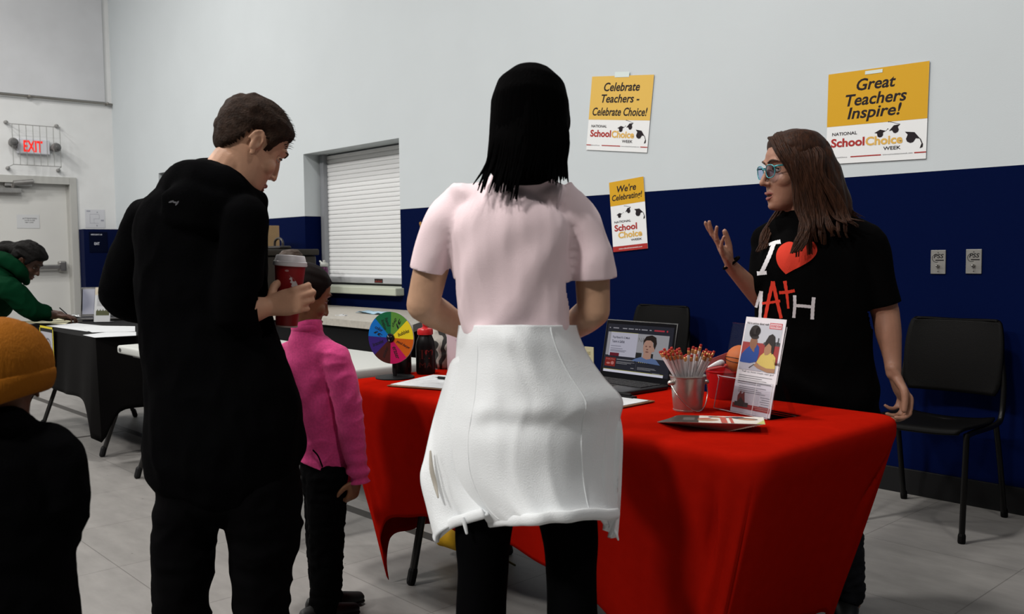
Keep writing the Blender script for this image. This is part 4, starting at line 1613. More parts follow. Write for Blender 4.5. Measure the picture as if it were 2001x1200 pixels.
obj('girl_blue_hair', combine([foval(.30, .14, .125, .06, .0031), foval(.31, .20, .10, .026, .0031), foval(.22, .16, .06, .045, .0031), foval(.37, .14, .06, .04, .0031)]), mat('photo_black', (.015, .010, .009), .5), ph)
obj('girl_yellow_hair', fpoly([(.60, .30), (.60, .235), (.66, .175), (.74, .155), (.81, .18), (.835, .25), (.83, .35), (.79, .36), (.76, .28), (.69, .25)], .0034), MATS['photo_black'], ph)
obj('girl_yellow_shirt', fpoly([(.45, .46), (.53, .385), (.62, .345), (.80, .345), (.90, .39), (.93, .50), (.80, .515), (.62, .50), (.55, .48)], .003), mat('photo_yellow', (.50, .38, .10), .5), ph)
obj('girl_yellow_face', combine([fpoly([(.60, .29), (.68, .25), (.76, .28), (.77, .34), (.70, .37), (.63, .375), (.60, .34)], .0033), fpoly([(.40, .49), (.46, .455), (.52, .48), (.72, .505), (.93, .50), (.93, .54), (.75, .545), (.5, .515)], .0032)]), mat('photo_tan_skin', (.30, .16, .09), .5), ph)
obj('pencil_in_photo', fpoly([(.29, .52), (.41, .475), (.415, .48), (.30, .525)], .0035), MATS['photo_black'], ph)
obj('heading', ftxt("We're serious about math", .33, .062, .56, .026, .0021, .006), INK, fly)
st_ = obj('stamp', combine([frect(.63, .93, .045, .052, .0024), frect(.63, .93, .098, .105, .0024), frect(.63, .645, .05, .10, .0024), frect(.915, .93, .05, .10, .0024), ftxt('SOUND FUN!', .78, .076, .24, .026, .0024, .02)]), mat('stamp_red', (.45, .04, .05), .5), fly)
obj('stamp_ground', frect(.63, .93, .045, .105, .0022), mat('stamp_pink', (.58, .42, .44), .5), fly)
b = MB()
b.add(ftxt('Tell us how math can go!', .52, .565, .8, .02, .0021, .01))
for k in range(5):
    b.add(frect(.07, .9 - .12 * ((k * 2) % 3), .60 + k * .021, .6055 + k * .021, .0021))
for k in range(4):
    b.add(frect(.12, .8 - .1 * ((k * 2) % 3), .715 + k * .019, .72 + k * .019, .0021))
for k in range(6):
    b.add(frect(.70 + .03 * (k % 2), .93, .80 + k * .022, .805 + k * .022, .0021))
obj('body_text', b.pair(), GREYINK, fly)
fb = obj('red_footer', frect(.03, .97, .895, .945, .0021), mat('footer_red', (.32, .035, .03), .5), fly)
obj('footer_text', combine([frect(.55, .92, .905, .911, .0023), frect(.62, .92, .922, .928, .0023)]), mat('footer_pale', (.45, .2, .18), .5), fb)
obj('emblem', combine([fpoly([(.14, .89), (.13, .82), (.20, .76), (.225, .80), (.29, .77), (.31, .83), (.34, .89)], .0024)]), mat('emblem_red', (.20, .05, .045), .5), fly)
obj('emblem_base', combine([frect(.08, .42, .88, .925, .0026), fpoly([(.15, .88), (.22, .83), (.33, .88)], .0027)]), mat('emblem_dark', (.06, .05, .045), .5), fly)

# fanned cards
CW = mat('card_cream', (.60, .56, .50), .4, .3)
CDK = mat('card_dark', (.035, .028, .022), .4, .3)
CRD = mat('card_red', (.42, .07, .045), .4, .3)
CSK = mat('card_skin', (.36, .19, .11), .4, .3)
CBL = mat('card_black', (.03, .02, .025), .4, .3)
CGR = mat('card_lime', (.42, .44, .12), .4, .3)
cc = V((-1.405, 2.02, TZ + .001))
ax = math.atan2(.127, .181)
NC = 14


def make_card(detail):
    t = thing('promo_card', 'x', 'card', (0, 0, 0), 0, 'fanned promo cards')
    L_, W_ = .218, .10
    obj('card_stock', box(-L_ / 2, L_ / 2, -W_ / 2, W_ / 2, 0, .0009), CW, t)
    obj('dark_end', rect(-L_ / 2, -L_ * .27, -W_ / 2, W_ / 2, .00105), CDK, t)
    obj('lime_corner', flat([(L_ * .40, -W_ / 2), (L_ / 2, -W_ / 2), (L_ / 2, W_ * .1), (L_ * .46, -W_ * .15)], .00105), CGR, t)
    obj('dark_hair_print', combine([oval(.06, .018, .035, .014, .0011, 18, -.3), oval(.03, .034, .03, .008, .0011, 18, .2), oval(-.02, .035, .016, .01, .0011, 18, .3)]), CBL, t)
    obj('skin_print', combine([oval(.065, .008, .024, .012, .0012, 18, -.25), oval(-.035, -.012, .028, .016, .0012, 18, .1), oval(-.01, .03, .016, .010, .0012, 18, 0)]), CSK, t)
    obj('red_stripes', combine([flat([(.0, -W_ / 2), (.016, -W_ / 2), (.010, W_ * .35), (-.006, W_ * .35)], .0013), flat([(.024, -W_ / 2), (.032, -W_ / 2), (.026, W_ * .3), (.018, W_ * .3)], .0013), oval(-.045, .008, .018, .006, .0013, 16, .2)]), CRD, t)
    obj('card_lettering', combine([rect(-.10, -.07, -.02 + k * .008, -.017 + k * .008, .0012) for k in range(5)]), mat('card_grey', (.22, .2, .19), .5), t)
    return t


cd0 = make_card(True)
for k in range(NC):
    q = k / (NC - 1)
    a = ax - math.radians(27) * (1 - q)
    piv = V((.03, .0, 0))
    Rm = Matrix.Rotation(a, 3, 'Z')
    tr_ = V((.10, .045, 0))
    loc = cc + V((.0, .0, k * .0019)) + Matrix.Rotation(ax, 3, 'Z') @ tr_ - Rm @ tr_ + V((-.045 * (1 - q), -.012 * (1 - q), 0))
    lab = 'white, brown and red promo card fanned in a stack under the top card'
    grp = 'fanned promo cards'
    if k == NC - 1:
        lab = 'topmost promo card of the fan at the front of the red table'
    if k == 0:
        cd0.location = loc
        cd0.rotation_euler = (0, 0, a)
        cd0['label'] = lab
    else:
        dup(cd0, loc, a, lab, grp)
# ------------------------------------------------------------------ people
def skin_mat(name, c, rough=.5):
    return mat(name, c, rough, .3, var=.07, vscale=30, bump=.06, bscale=220)


HEADP = [(-.122, .070, .030, .016), (-.116, .086, .010, .030), (-.104, .093, -.004, .041), (-.088, .094, -.016, .049), (-.070, .093, -.034, .055), (-.050, .094, -.058, .061),
         (-.028, .093, -.078, .066), (-.004, .090, -.090, .070), (.018, .087, -.097, .073), (.040, .090, -.101, .0755), (.062, .086, -.100, .0755), (.084, .074, -.092, .071), (.102, .053, -.074, .059), (.114, .028, -.046, .040), (.1195, .0, -.014, .014)]


def head_loft(M, prof=HEADP, n=28):
    v, f = [], []
    for z, yf, yb, hw in prof:
        cy, ry = (yf + yb) / 2, (yf - yb) / 2
        for k in range(n):
            th = 2 * PI * k / n
            c, s = math.cos(th), math.sin(th)
            e = 2 / 2.25
            v.append(M @ V((hw * math.copysign(abs(c) ** e, c), cy + ry * math.copysign(abs(s) ** e, s), z)))
    m = len(prof)
    for i in range(m - 1):
        for k in range(n):
            f.append((i * n + k, i * n + (k + 1) % n, (i + 1) * n + (k + 1) % n, (i + 1) * n + k))
    f.append(tuple(range(n - 1, -1, -1)))
    f.append(tuple((m - 1) * n + k for k in range(n)))
    return v, f


def head_matrix(c, yaw, pitch, roll=0., s=1.):
    return Matrix.Translation(c) @ Matrix.Rotation(-yaw, 4, 'Z') @ Matrix.Rotation(-pitch, 4, 'X') @ Matrix.Rotation(roll, 4, 'Y') @ Matrix.Scale(s, 4)


def head_prims(M, nose=1., lips=1., jaw=0.):
    pr = [head_loft(M)]

    def add(vf):
        pr.append(xf(vf, M))
    kn = .72 + .28 * nose
    add(tube([(0, .084, .026), (0, .093, .008), (0, .101 + .006 * nose, -.014), (0, .104 + .010 * nose, -.029)], [.0072, .0080, .0090 * kn, .0100 * kn], 12, sub=3))
    for s in (-1, 1):
        add(ell((s * .0118, .096 + .002 * nose, -.033), (.0078 * kn, .0095, .0070 * kn)))
        add(tube([(s * .050, .074, .036), (s * .030, .086, .040), (s * .010, .090, .032)], [.005, .0065, .005], 10, sub=3))     # brow
        add(ell((s * .038, .056, -.026), (.026, .030, .026)))                                                                       # cheek
        # ear
        R_ = Matrix.Rotation(s * .35, 3, 'Z') @ Matrix.Rotation(-.18, 3, 'X')
        add(ell((s * .0775, -.006, -.004), (.007, .016, .028), R_))
        rim = [V((s * (.080 + .005 * math.sin(t)), -.006 - .002 - .0165 * math.cos(t * 1.0), -.002 + .029 * math.sin(t))) for t in [-.9, -.3, .3, .9, 1.5, 2.1, 2.7, 3.3]]
        add(tube([(p.x, -.012 - (p.y + .008), p.z) for p in rim], .0042, 8, sub=2))
        add(ell((s * .0775, .0, -.033), (.005, .008, .009)))
    # lips
    add(tube([(-.024, .085, -.066), (-.010, .0955, -.0625), (0, .0965, -.064), (.010, .0955, -.0625), (.024, .085, -.066)], [.003, .0055 * lips, .0055 * lips, .0055 * lips, .003], 8, sub=3))
    add(tube([(-.022, .085, -.068 - jaw), (0, .0955, -.077 - jaw), (.022, .085, -.068 - jaw)], [.003, .0068 * lips, .003], 8, sub=4))
    add(ell((0, .082, -.104), (.020, .016, .014)))
    return pr


def head_post(M):
    Mi = M.inverted()

    def f(p):
        q = Mi @ p
        if abs(q.z) > .15 or abs(q.x) > .12 or abs(q.y) > .16:
            return None
        d = V((0, 0, 0))
        for s in (-1, 1):
            e = V((s * .031, .086, .010))
            r = V(((q.x - e.x) / .022, (q.y - e.y) / .03, (q.z - e.z) / .013)).length
            if r < 1:
                d.y -= .012 * (1 - r * r)
            e = V((s * .085, -.004, .0))
            r = V(((q.x - e.x) / .02, (q.y - e.y) / .010, (q.z - e.z) / .017)).length
            if r < 1:
                d.x -= s * .007 * (1 - r * r)
        r = V((q.x / .02, (q.y - .10) / .03, (q.z + .0705) / .0035)).length
        if r < 1:
            d.y -= .008 * (1 - r)
        return M @ (q + d) if d.length > 0 else None
    return f


def face_parts(M, parent, base, iris=(.03, .02, .012), lip=None, lipc=(.25, .07, .06), brow=(.02, .012, .008), white=(.42, .40, .38), jaw=0., lashes=True, skin=None, lidz=.0025):
    B = Matrix.Translation(-V(base))
    ew = mat('eye_white', white, .2, .5)
    for s in (-1, 1):
        e = obj('eye', xf(ell((s * .031, .0715, .010), (.0125, .0125, .0125)), B @ M), ew, parent, True)
        obj('iris', xf(ell((s * .031, .0820, .009), (.0058, .0028, .0058)), B @ M), mat('iris_%d' % int(iris[0] * 1000), iris, .15, .6), e, True)
        if lashes:
            lv, lf = ell((s * .031, .0715, .010), (.0138, .0138, .0138), Matrix.Rotation(PI / 2, 3, 'X'), 24, 20)
            obj('upper_lid', xf((lv, [q for q in lf if sum(lv[i].z for i in q) / len(q) > .010 + lidz]), B @ M), skin, e, True)
            obj('lower_lid', xf((lv, [q for q in lf if sum(lv[i].z for i in q) / len(q) < .0025]), B @ M), skin, e, True)
            obj('eyelash', xf(tube([(s * .019, .083, .0115), (s * .031, .0865, .0175), (s * .044, .078, .0125)], .0022, 8, sub=4), B @ M), mat('lash_dark', (.012, .008, .007), .6), e, True)
        obj('eyebrow', xf(tube([(s * .048, .079, .036), (s * .031, .0915, .0405), (s * .013, .0945, .034)], [.002, .0032, .0032], 8, ref=(0, 0, 1), sub=4), B @ M), mat('brow_%d' % int(brow[0] * 1000), brow, .8), parent, True)
    if lip:
        vf = combine([tube([(-.023, .0865, -.066), (-.010, .0985, -.0622), (0, .0995, -.064), (.010, .0985, -.0622), (.023, .0865, -.066)], [.002, .005, .0045, .005, .002], 8, sub=3),
                      tube([(-.021, .0865, -.068 - jaw), (0, .0985, -.0765 - jaw), (.021, .0865, -.068 - jaw)], [.002, .006, .002], 8, sub=4)])
        obj('lips', xf(vf, B @ M), mat('lip_%d' % int(lipc[0] * 1000), lipc, .45, .35), parent, True)


def hand_prims(o, d, n, side, s=1., curls=None, spread=.06, thumb=None, width=1.):
    """o wrist, d towards the fingers, n palm normal, side towards the thumb"""
    d, n, side = V(d).normalized(), V(n), V(side)
    n = (n - d * n.dot(d)).normalized()
    sd = d.cross(n)
    side = sd if sd.dot(side) > 0 else -sd
    curls = curls or [(.3, .4, .3)] * 4
    o = V(o)
    pr = [tube([o - d * .02 * s, o + d * .02 * s, o + d * .055 * s + n * .002 * s, o + d * .09 * s], [(.024 * s, .0175 * s), (.030 * s * width, .0165 * s), (.038 * s * width, .0155 * s), (.037 * s * width, .0115 * s)], 16, ref=side, sub=3)]
    F = [(.0285, .090, (.043, .026, .021), .0092), (.0095, .094, (.047, .029, .022), .0094), (-.0095, .090, (.043, .027, .021), .0089), (-.028, .081, (.034, .021, .019), .0079)]
    for i, (off, bl_, L, r) in enumerate(F):
        p = o + d * (bl_ - .014) * s + side * off * s * width
        sp_ = (1.5 - i) * spread
        dd = (d + side * sp_).normalized()
        pts, rad = [p.copy()], [r * s * 1.05]
        p = p + dd * .014 * s
        pts.append(p.copy())
        rad.append(r * s * 1.08)
        ang = 0.
        for j in range(3):
            ang += curls[i][j]
            v = dd * math.cos(ang) + n * math.sin(ang)
            p = p + v * L[j] * s
            pts.append(p.copy())
            rad.append(r * s * (1.0 - .09 * (j + 1)))
        pr.append(tube(pts, rad, 12, sub=3))
        for j in (1, 2, 3):
            if j < 3:
                pr.append(ell(pts[j + 1], (rad[j] * 1.02,) * 3, None, 10, 8))
    thumb = thumb or ((.6, .75, .25), (.85, .45, .25), (.95, .2, .3))
    p = o + d * .018 * s + side * .016 * s + n * .006 * s
    pts, rad = [p.copy()], [.013 * s]
    for (a, b_, c), L, r in zip(thumb, (.042, .034, .028), (.0125, .0108, .0092)):
        v = (d * a + side * b_ + n * c).normalized()
        p = p + v * L * s
        pts.append(p.copy())
        rad.append(r * s)
    pr.append(tube(pts, rad, 12, sub=3))
    return pr


def strands(paths, r0, r1, n=5, sub=4, flatr=.5):
    prims = []
    for pts in paths:
        k = len(pts)
        rad = []
        for i in range(k):
            q = i / (k - 1)
            r = r0 + (r1 - r0) * q ** 1.5
            rad.append((r, r * flatr))
        prims.append(tube(pts, rad, n, sub=sub))
    return combine(prims)


def person(label, u, d, cat='person'):
    p = P(u, 700, d)
    base = V((p.x, d, 0))
    r = thing('person', label, cat, tow(base), HEAD_ANG)
    return r, base


def off(vf, base):
    b = V(base)
    return [p - b for p in vf[0]], vf[1]


BLKCLOTH = mat('black_cotton', (.0022, .0021, .0024), .95, .015, bump=.15, bscale=300)
BLKFLEECE = mat('black_fleece', (.0016, .0016, .0019), .95, .015, bump=.2, bscale=250)
SHOE = mat('black_shoe', (.005, .005, .005), .5, .3)
SOLE = mat('shoe_sole', (.02, .02, .02), .6, .2)


def shoe(x, y, ang, parent, base, s=1., m=SHOE):
    M = Matrix.Translation(V((x, y, 0)) - V(base)) @ Matrix.Rotation(-ang, 4, 'Z')
    vf = xf(tube([(0, -.07 * s, .05 * s), (0, -.0, .052 * s), (0, .08 * s, .042 * s), (0, .16 * s, .032 * s)], [(.036 * s, .042 * s), (.040 * s, .045 * s), (.046 * s, .034 * s), (.036 * s, .024 * s)], 14, ref=(1, 0, 0), sub=4), M)
    sh = obj('shoe', vf, m, parent, True)
    obj('sole', xf(tube([(0, -.08 * s, .012), (0, .0, .012), (0, .09 * s, .012), (0, .17 * s, .013)], [(.038 * s, .011), (.041 * s, .011), (.048 * s, .011), (.034 * s, .010)], 14, ref=(1, 0, 0), sub=4), M), SOLE, sh, True)


def wrinkle(amp, sc, dirs=(1, 1, 1), seed=0.):
    def f(p, n):
        q = V((p.x * dirs[0], p.y * dirs[1], p.z * dirs[2])) * sc + V((seed, seed * 1.7, seed * .3))
        w = noise.noise(q) + .5 * noise.noise(q * 2.1)
        w = 1 - abs(w) * 2
        return p + n * (amp * w)
    return f


# ---- woman in pink, seen from behind -------------------------------------------------
D = 2.10
r, B = person('woman in pale pink t-shirt, back turned, white jacket tied round her waist', 1005, D)
SK = skin_mat('skin_light_tan', (.44, .26, .165))
hc = P(1037, 259, D + .02)
MH = head_matrix(hc, .15, .30)
Lsh, Rsh = P(872, 408, D + .01), P(1150, 402, D + .01)
Le, Re = P(826, 596, D + .03), P(1160, 608, D + .02)
Lw, Rw = P(915, 648, D + .20), P(1098, 655, D + .20)
body = head_prims(MH)
body += [tube([P(1020, 385, D), P(1030, 330, D + .0), hc + V((0, -.02, -.05))], [(.055, .055), (.052, .052), (.05, .055)], 18, sub=4)]
body += [tube([P(1005, 640, D), P(1003, 520, D), P(1003, 420, D), P(1012, 380, D)], [(.11, .09), (.12, .10), (.125, .09), (.07, .06)], 20, ref=(1, 0, 0), sub=4)]
for sh_, e_, w_ in ((Lsh, Le, Lw), (Rsh, Re, Rw)):
    body.append(tube([sh_.lerp(e_, .12) + V((-.014 if sh_.x > B.x else .014, .01, 0)), sh_.lerp(e_, .5), e_], [.034, .041, .0385], 18, sub=4))
    body.append(tube([e_, e_.lerp(w_, .35), w_], [.0385, .038, .025], 18, sub=4))
hd = (Lw - Le).normalized()
body += hand_prims(Lw, V((.75, .6, .05)), V((.2, -.2, 1)), V((0, 1, 0)), .92, [(.5, .6, .4)] * 4)
body += hand_prims(Rw, V((-.75, .6, .05)), V((-.2, -.2, 1)), V((0, 1, 0)), .92, [(.5, .6, .4)] * 4)
for s in (-1, 1):
    body.append(tube([P(1005, 640, D), P(1027 + s * 85, 900, D), V((P(1027 + s * 88, 1200, D).x, D, .5)), V((P(1027 + s * 90, 1200, D).x, D, .06))], [(.1, .09), (.06, .07), (.05, .055), (.035, .04)], 16, ref=(1, 0, 0), sub=4))
hp_ = head_post(MH)
blob('body', body, .0045, SK, r, 3, post=lambda p, n: hp_(p), base=B)
face_parts(MH, r, B, lip=True, skin=SK)
# t-shirt
TEE = mat('pink_cotton', (.74, .59, .62), .85, .12, bump=.08, bscale=350, sheen=.15)
ts = [tube([P(1008, 668, D), P(1006, 640, D), P(1003, 570, D), P(1000, 500, D), P(1001, 440, D), P(1005, 400, D), P(1012, 372, D)],
           [(.098, .078), (.119, .095), (.130, .105), (.138, .114), (.142, .113), (.115, .095), (.066, .062)], 26, ref=(1, 0, 0), sub=4, expo=2.25)]
for sh_, e_, ax_ in ((Lsh, Le, -1), (Rsh, Re, 1)):
    h_ = sh_.lerp(e_, .66)
    hh_ = (P(836, 528, D + .02) if ax_ < 0 else P(1161, 543, D + .02))
    ts.append(tube([P(1008, 390, D), P(1008 + ax_ * 76, 401, D), P(883 if ax_ < 0 else 1122, 419, D + .005), P(868 if ax_ < 0 else 1134, 440, D + .01), (P(850, 485, D + .015) if ax_ < 0 else P(1147, 490, D + .015)), hh_], [(.050, .06), (.046, .065), (.044, .06), (.047, .06), (.045, .056) if ax_ < 0 else (.052, .06), (.042, .05) if ax_ < 0 else (.056, .06)], 20, ref=(1, 0, .35 if ax_ < 0 else -.35), sub=4))
ts.append(tube([P(1008, 402, D), P(1020, 374, D), P(1032, 354, D - .004)], [(.1, .07), (.078, .060), (.060, .060)], 20, ref=(1, 0, 0), sub=3))


def pinkfold(p, n):
    q = V(p)
    w = 0.
    # long soft drags from the left hip up to the right shoulder blade
    t = (q.x - B.x) * .78 + (q.z - 1.0) * -.62
    back = max(0., -n.y)
    low = max(0., min(1., (1.36 - q.z) / .25))
    w += .0085 * math.sin(t * 62 + 2.2 * noise.noise(q * 6)) * low * back * (.4 + .6 * noise.noise(q * 4 + V((3, 1, 2)))) * 1.5
    w += .004 * (1 - 2 * abs(noise.noise(V((q.x * 14, q.y * 10, q.z * 6)))))
    # bloused just over the waist
    k = math.exp(-((q.z - 1.035) / .022) ** 2)
    w += .006 * k + .004 * k * math.sin(q.x * 70)
    # sleeve creases under the shoulders
    for sx in (-1, 1):
        a = math.exp(-(((q.x - B.x) - sx * .135) / .03) ** 2) * math.exp(-((q.z - 1.24) / .1) ** 2)
        w -= .010 * a * back
    return q + n * w


lc, rc_ = P(836, 528, D + .02), P(1161, 543, D + .02)
blob('tshirt', ts, .006, TEE, r, 5, post=pinkfold, base=B,
     cuts=[(P(1008, 650, D), V((0, 0, -1)), lambda c: True), (lc, (lc - P(856, 440, D + .01)), .085), (rc_, (rc_ - P(1156, 440, D + .01)), .095)], thick=.003)
cb = []
for k in range(13):
    a = PI * (1.06 + .88 * k / 12)
    cb.append(P(1033, 358, D - .004) + V((.064 * math.cos(a), .058 * math.sin(a), .016 - .012 * math.sin(-a))))
obj('collar', off(tube(cb, [(.010, .004)] * 13, 8, ref=(0, 0, 1), sub=2), B), TEE, r, True)
# hair
HB = mat('black_hair', (.0008, .0007, .0008), .8, .01, stretch=(60, 60, 3), bump=.25, bscale=3)
hm = P(1036, 228, D - .005)
hs_ = [ell(hm + V((0, .01, .008)), (.091, .105, .092)), tube([hm + V((0, -.005, .03)), P(1031, 280, D - .035), P(1026, 318, D - .05), P(1026, 330, D - .055)], [(.089, .094), (.088, .07), (.086, .052), (.080, .04)], 24, ref=(1, 0, 0), sub=4)]
hs_.append(ell(P(1083, 238, D + .03), (.038, .07, .05)))
random.seed(5)
ps = []
tips = []
for k in range(110):
    q = k / 109
    u0 = 968 + 138 * q
    if q < .25:
        tip = (930 + q * 220 + random.uniform(-14, 14), 368 + random.uniform(-12, 10))
    elif q < .5:
        tip = (985 + (q - .25) * 110 + random.uniform(-8, 8), 372 + random.uniform(-14, 6) + (16 if .40 < q < .46 else 0))
    elif q < .8:
        tip = (1012 + (q - .5) * 200 + random.uniform(-6, 6), 352 + random.uniform(-8, 6))
    else:
        tip = (1074 + (q - .8) * 190 + random.uniform(-6, 4), 356 + random.uniform(-8, 7))
    bk_ = math.sin(q * PI)
    dd = D - .07 - .032 * bk_ if random.random() < .75 else D - .02
    ps.append([P(u0 * .5 + 1036 * .5, 200 + random.uniform(-25, 25), D - .05 - .045 * bk_), P(u0, 262, dd - .006), P(u0 * .6 + tip[0] * .4 - 2, 320, dd - .012), P(tip[0], tip[1], min(dd - .008, D - .080 - .048 * max(0, min(1, (tip[1] - 338) / 40))))])
hair = blob('hair', hs_, .006, HB, r, 3, base=B)
obj('hair_strands', off(strands(ps, .0085, .0012), B), HB, hair, True)
fw = [[P(1104, 240, D - .0 + .012 * k), P(1109, 268, D + .01 * k), P(1106, 300, D - .01), P(1110, 345 + 2 * k, D - .03)] for k in range(6)]
obj('side_lock', off(strands(fw, .006, .001), B), HB, hair, True)
# trousers and shoes
PB = mat('black_trousers', (.0016, .0016, .0019), .9, .015)
tr = [tube([P(1008, 690, D), P(1015, 780, D), P(1024, 880, D)], [(.10, .08), (.125, .105), (.145, .115)], 22, ref=(1, 0, 0), sub=4)]
LX = {}
for s, ut, um, ub in ((-1, 945, 944, 940), (1, 1112, 1116, 1118)):
    xb = P(ub, 1200, D).x
    LX[s] = xb
    tr.append(tube([P(1022 + s * 55, 860, D), P(ut, 1030, D), P(um, 1115, D), P(ub, 1200, D), V((xb, D, .2)), V((xb, D, .07))], [(.085, .11), (.068, .088), (.060, .08), (.060, .078), (.064, .076), (.07, .08)], 18, ref=(1, 0, 0), sub=4))
blob('trousers', tr, .008, PB, r, 4, base=B)
for s in (-1, 1):
    shoe(LX[s], D + .0, .08 * s, r, B, .95)
# white fleece jacket
FLC = mat('white_fleece', (.74, .765, .78), .95, .08, bump=.25, bscale=420, sheen=.3)


def row(v_, ul, ur, dep, side=.02, n=7, dv=(0, 0)):
    out = []
    for i in range(n):
        a = i / (n - 1)
        u_ = ul + (ur - ul) * a
        dd = D + side - dep * math.sin(PI * a) ** .7
        out.append(P(u_, v_ + dv[0] * (1 - a) + dv[1] * a, dd))
    return out


jk = [row(636, 899, 1125, .167), row(664, 896, 1132, .172), row(700, 893, 1150, .18, .02), row(742, 884, 1180, .19), row(780, 874, 1213, .195), row(815, 867, 1209, .20), row(860, 861, 1204, .20), row(930, 868, 1205, .20), row(985, 900, 1207, .195, .0), row(1027, 942, 1206, .19, -.03, 7, (-3, -18))]


def jfold(a, t, p):
    w = .008 * math.sin(PI * 3.2 * t + 1.1 * math.sin(a * 5)) * math.exp(-((t - .12) / .11) ** 2) * 1.0
    w += .012 * noise.noise(V((a * 3.2, t * 2.2, 4.1))) * min(1, t * 3) + .004 * noise.noise(V((a * 9, t * 7, 1.1)))
    w += .010 * (1 - 2 * abs(noise.noise(V((a * 6, t * 1.6, 9.7))))) * min(1, t * 2)
    w += -.011 * math.exp(-((t - .60) / .06) ** 2) * math.exp(-((a - .5) / .34) ** 4)
    return V((0, -w, 0))


jroot = sheet('jacket', jk, 70, 60, FLC, r, .008, jfold, B)


def jline(a, t0, t1, k=14, da=0., out=.006):
    pts = []
    for i in range(k):
        t = t0 + (t1 - t0) * i / (k - 1)
        aa = a + da * (i / (k - 1))
        p = grid_eval(jk, aa, t)
        pts.append(p + jfold(aa, t, p) + V((0, -out, 0)) - B)
    return pts


obj('seam', tube(jline(.16, .02, .97, out=.0058), .0022, 6, sub=2), FLC, jroot, True)
obj('seam', tube(jline(.78, .02, .97, da=.03, out=.0058), .0022, 6, sub=2), FLC, jroot, True)
obj('seam', tube(jline(.93, .25, .97, out=.0058), .0020, 6, sub=2), FLC, jroot, True)
obj('hem_band', tube([grid_eval(jk, i / 24, 1) + jfold(i / 24, 1, None) - B + V((0, -.004, .008)) for i in range(25)], [(.013, .006)] * 25, 10, ref=(0, 0, 1), sub=1), FLC, jroot, True)
# left front panel swinging forward past her hip
lp = [[P(920, 690, D - .03), P(892, 700, D + .01), P(882, 712, D + .05)],
      [P(915, 800, D - .05), P(872, 805, D - .01), P(853, 812, D + .05)],
      [P(915, 880, D - .06), P(858, 880, D - .02), P(834, 892, D + .05)],
      [P(925, 950, D - .07), P(862, 945, D - .03), P(823, 935, D + .05)],
      [P(945, 992, D - .10), P(878, 1000, D - .05), P(831, 990, D + .04)],
      [P(955, 1004, D - .12), P(890, 1024, D - .07), P(845, 1062, D + .03)]]


def lfold(a, t, p):
    return V((.010 * math.sin(a * 11 + t * 3) * t, -.014 * math.sin(a * 8 + 1.5) * t, 0))


lpo = sheet('front_panel', lp, 26, 40, FLC, jroot, .008, lfold, B)
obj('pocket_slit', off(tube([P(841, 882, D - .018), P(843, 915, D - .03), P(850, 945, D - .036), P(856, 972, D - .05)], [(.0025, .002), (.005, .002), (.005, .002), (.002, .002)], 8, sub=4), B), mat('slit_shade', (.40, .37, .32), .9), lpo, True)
obj('hem_band', off(tube([P(850, 1050, D + .03), P(880, 1024, D - .052), P(908, 1014, D - .09), P(942, 1004, D - .128)], [(.012, .006)] * 4, 10, ref=(0, 0, 1), sub=4), B), FLC, lpo, True)
obj('drawcord', off(tube([P(905, 1012, D - .10), P(908, 1024, D - .10), P(912, 1042, D - .10)], [.003, .0045, .003], 8, sub=3), B), FLC, lpo, True)
# right front panel and the knotted sleeves
rp = [[P(1150, 770, D - .03), P(1190, 775, D + .02), P(1202, 780, D + .06)],
      [P(1160, 840, D - .05), P(1205, 840, D + .0), P(1214, 842, D + .05)],
      [P(1165, 930, D - .06), P(1204, 925, D - .01), P(1211, 920, D + .05)],
      [P(1170, 1000, D - .07), P(1200, 1000, D - .02), P(1206, 990, D + .04)],
      [P(1180, 1022, D - .05), P(1192, 1046, D - .02), P(1203, 1050, D + .02)]]
rpo = sheet('front_panel', rp, 22, 36, FLC, jroot, .008, lambda a, t, p: V((.007 * math.sin(a * 17) * t, -.01 * math.sin(a * 12), 0)), B)
obj('drawcord', off(tube([P(1200, 1036, D - .02), P(1204, 1044, D - .02), P(1208, 1055, D - .02)], [.0025, .004, .002], 8, sub=3), B), FLC, rpo, True)
blob('sleeve', [tube([P(1150, 740, D + .02), P(1178, 775, D + .04), P(1176, 785, D + .08), P(1150, 760, D + .14)], [(.02, .02), (.03, .03), (.03, .036), (.03, .03)], 18, sub=5)], .007, FLC, jroot, 3, post=wrinkle(.004, 18), base=B)
blob('sleeve', [tube([P(905, 700, D + .02), P(900, 720, D + .03), P(905, 730, D + .06), P(930, 720, D + .15)], [(.012, .012), (.018, .018), (.024, .024), (.03, .03)], 16, sub=5)], .007, FLC, jroot, 3, post=wrinkle(.004, 18), base=B)
blob('sleeve_knot', [ell(P(1010, 705, D + .17), (.05, .035, .04)), tube([P(930, 715, D + .15), P(1010, 705, D + .16), P(1150, 735, D + .14)], [.03, .032, .03], 14, sub=4)], .008, FLC, jroot, 3, base=B)
def pl_interp(tab, x):
    if x <= tab[0][0]:
        return tab[0][1]
    for (a, b_), (c, d) in zip(tab, tab[1:]):
        if x <= c:
            return b_ + (d - b_) * (x - a) / (c - a)
    return tab[-1][1]


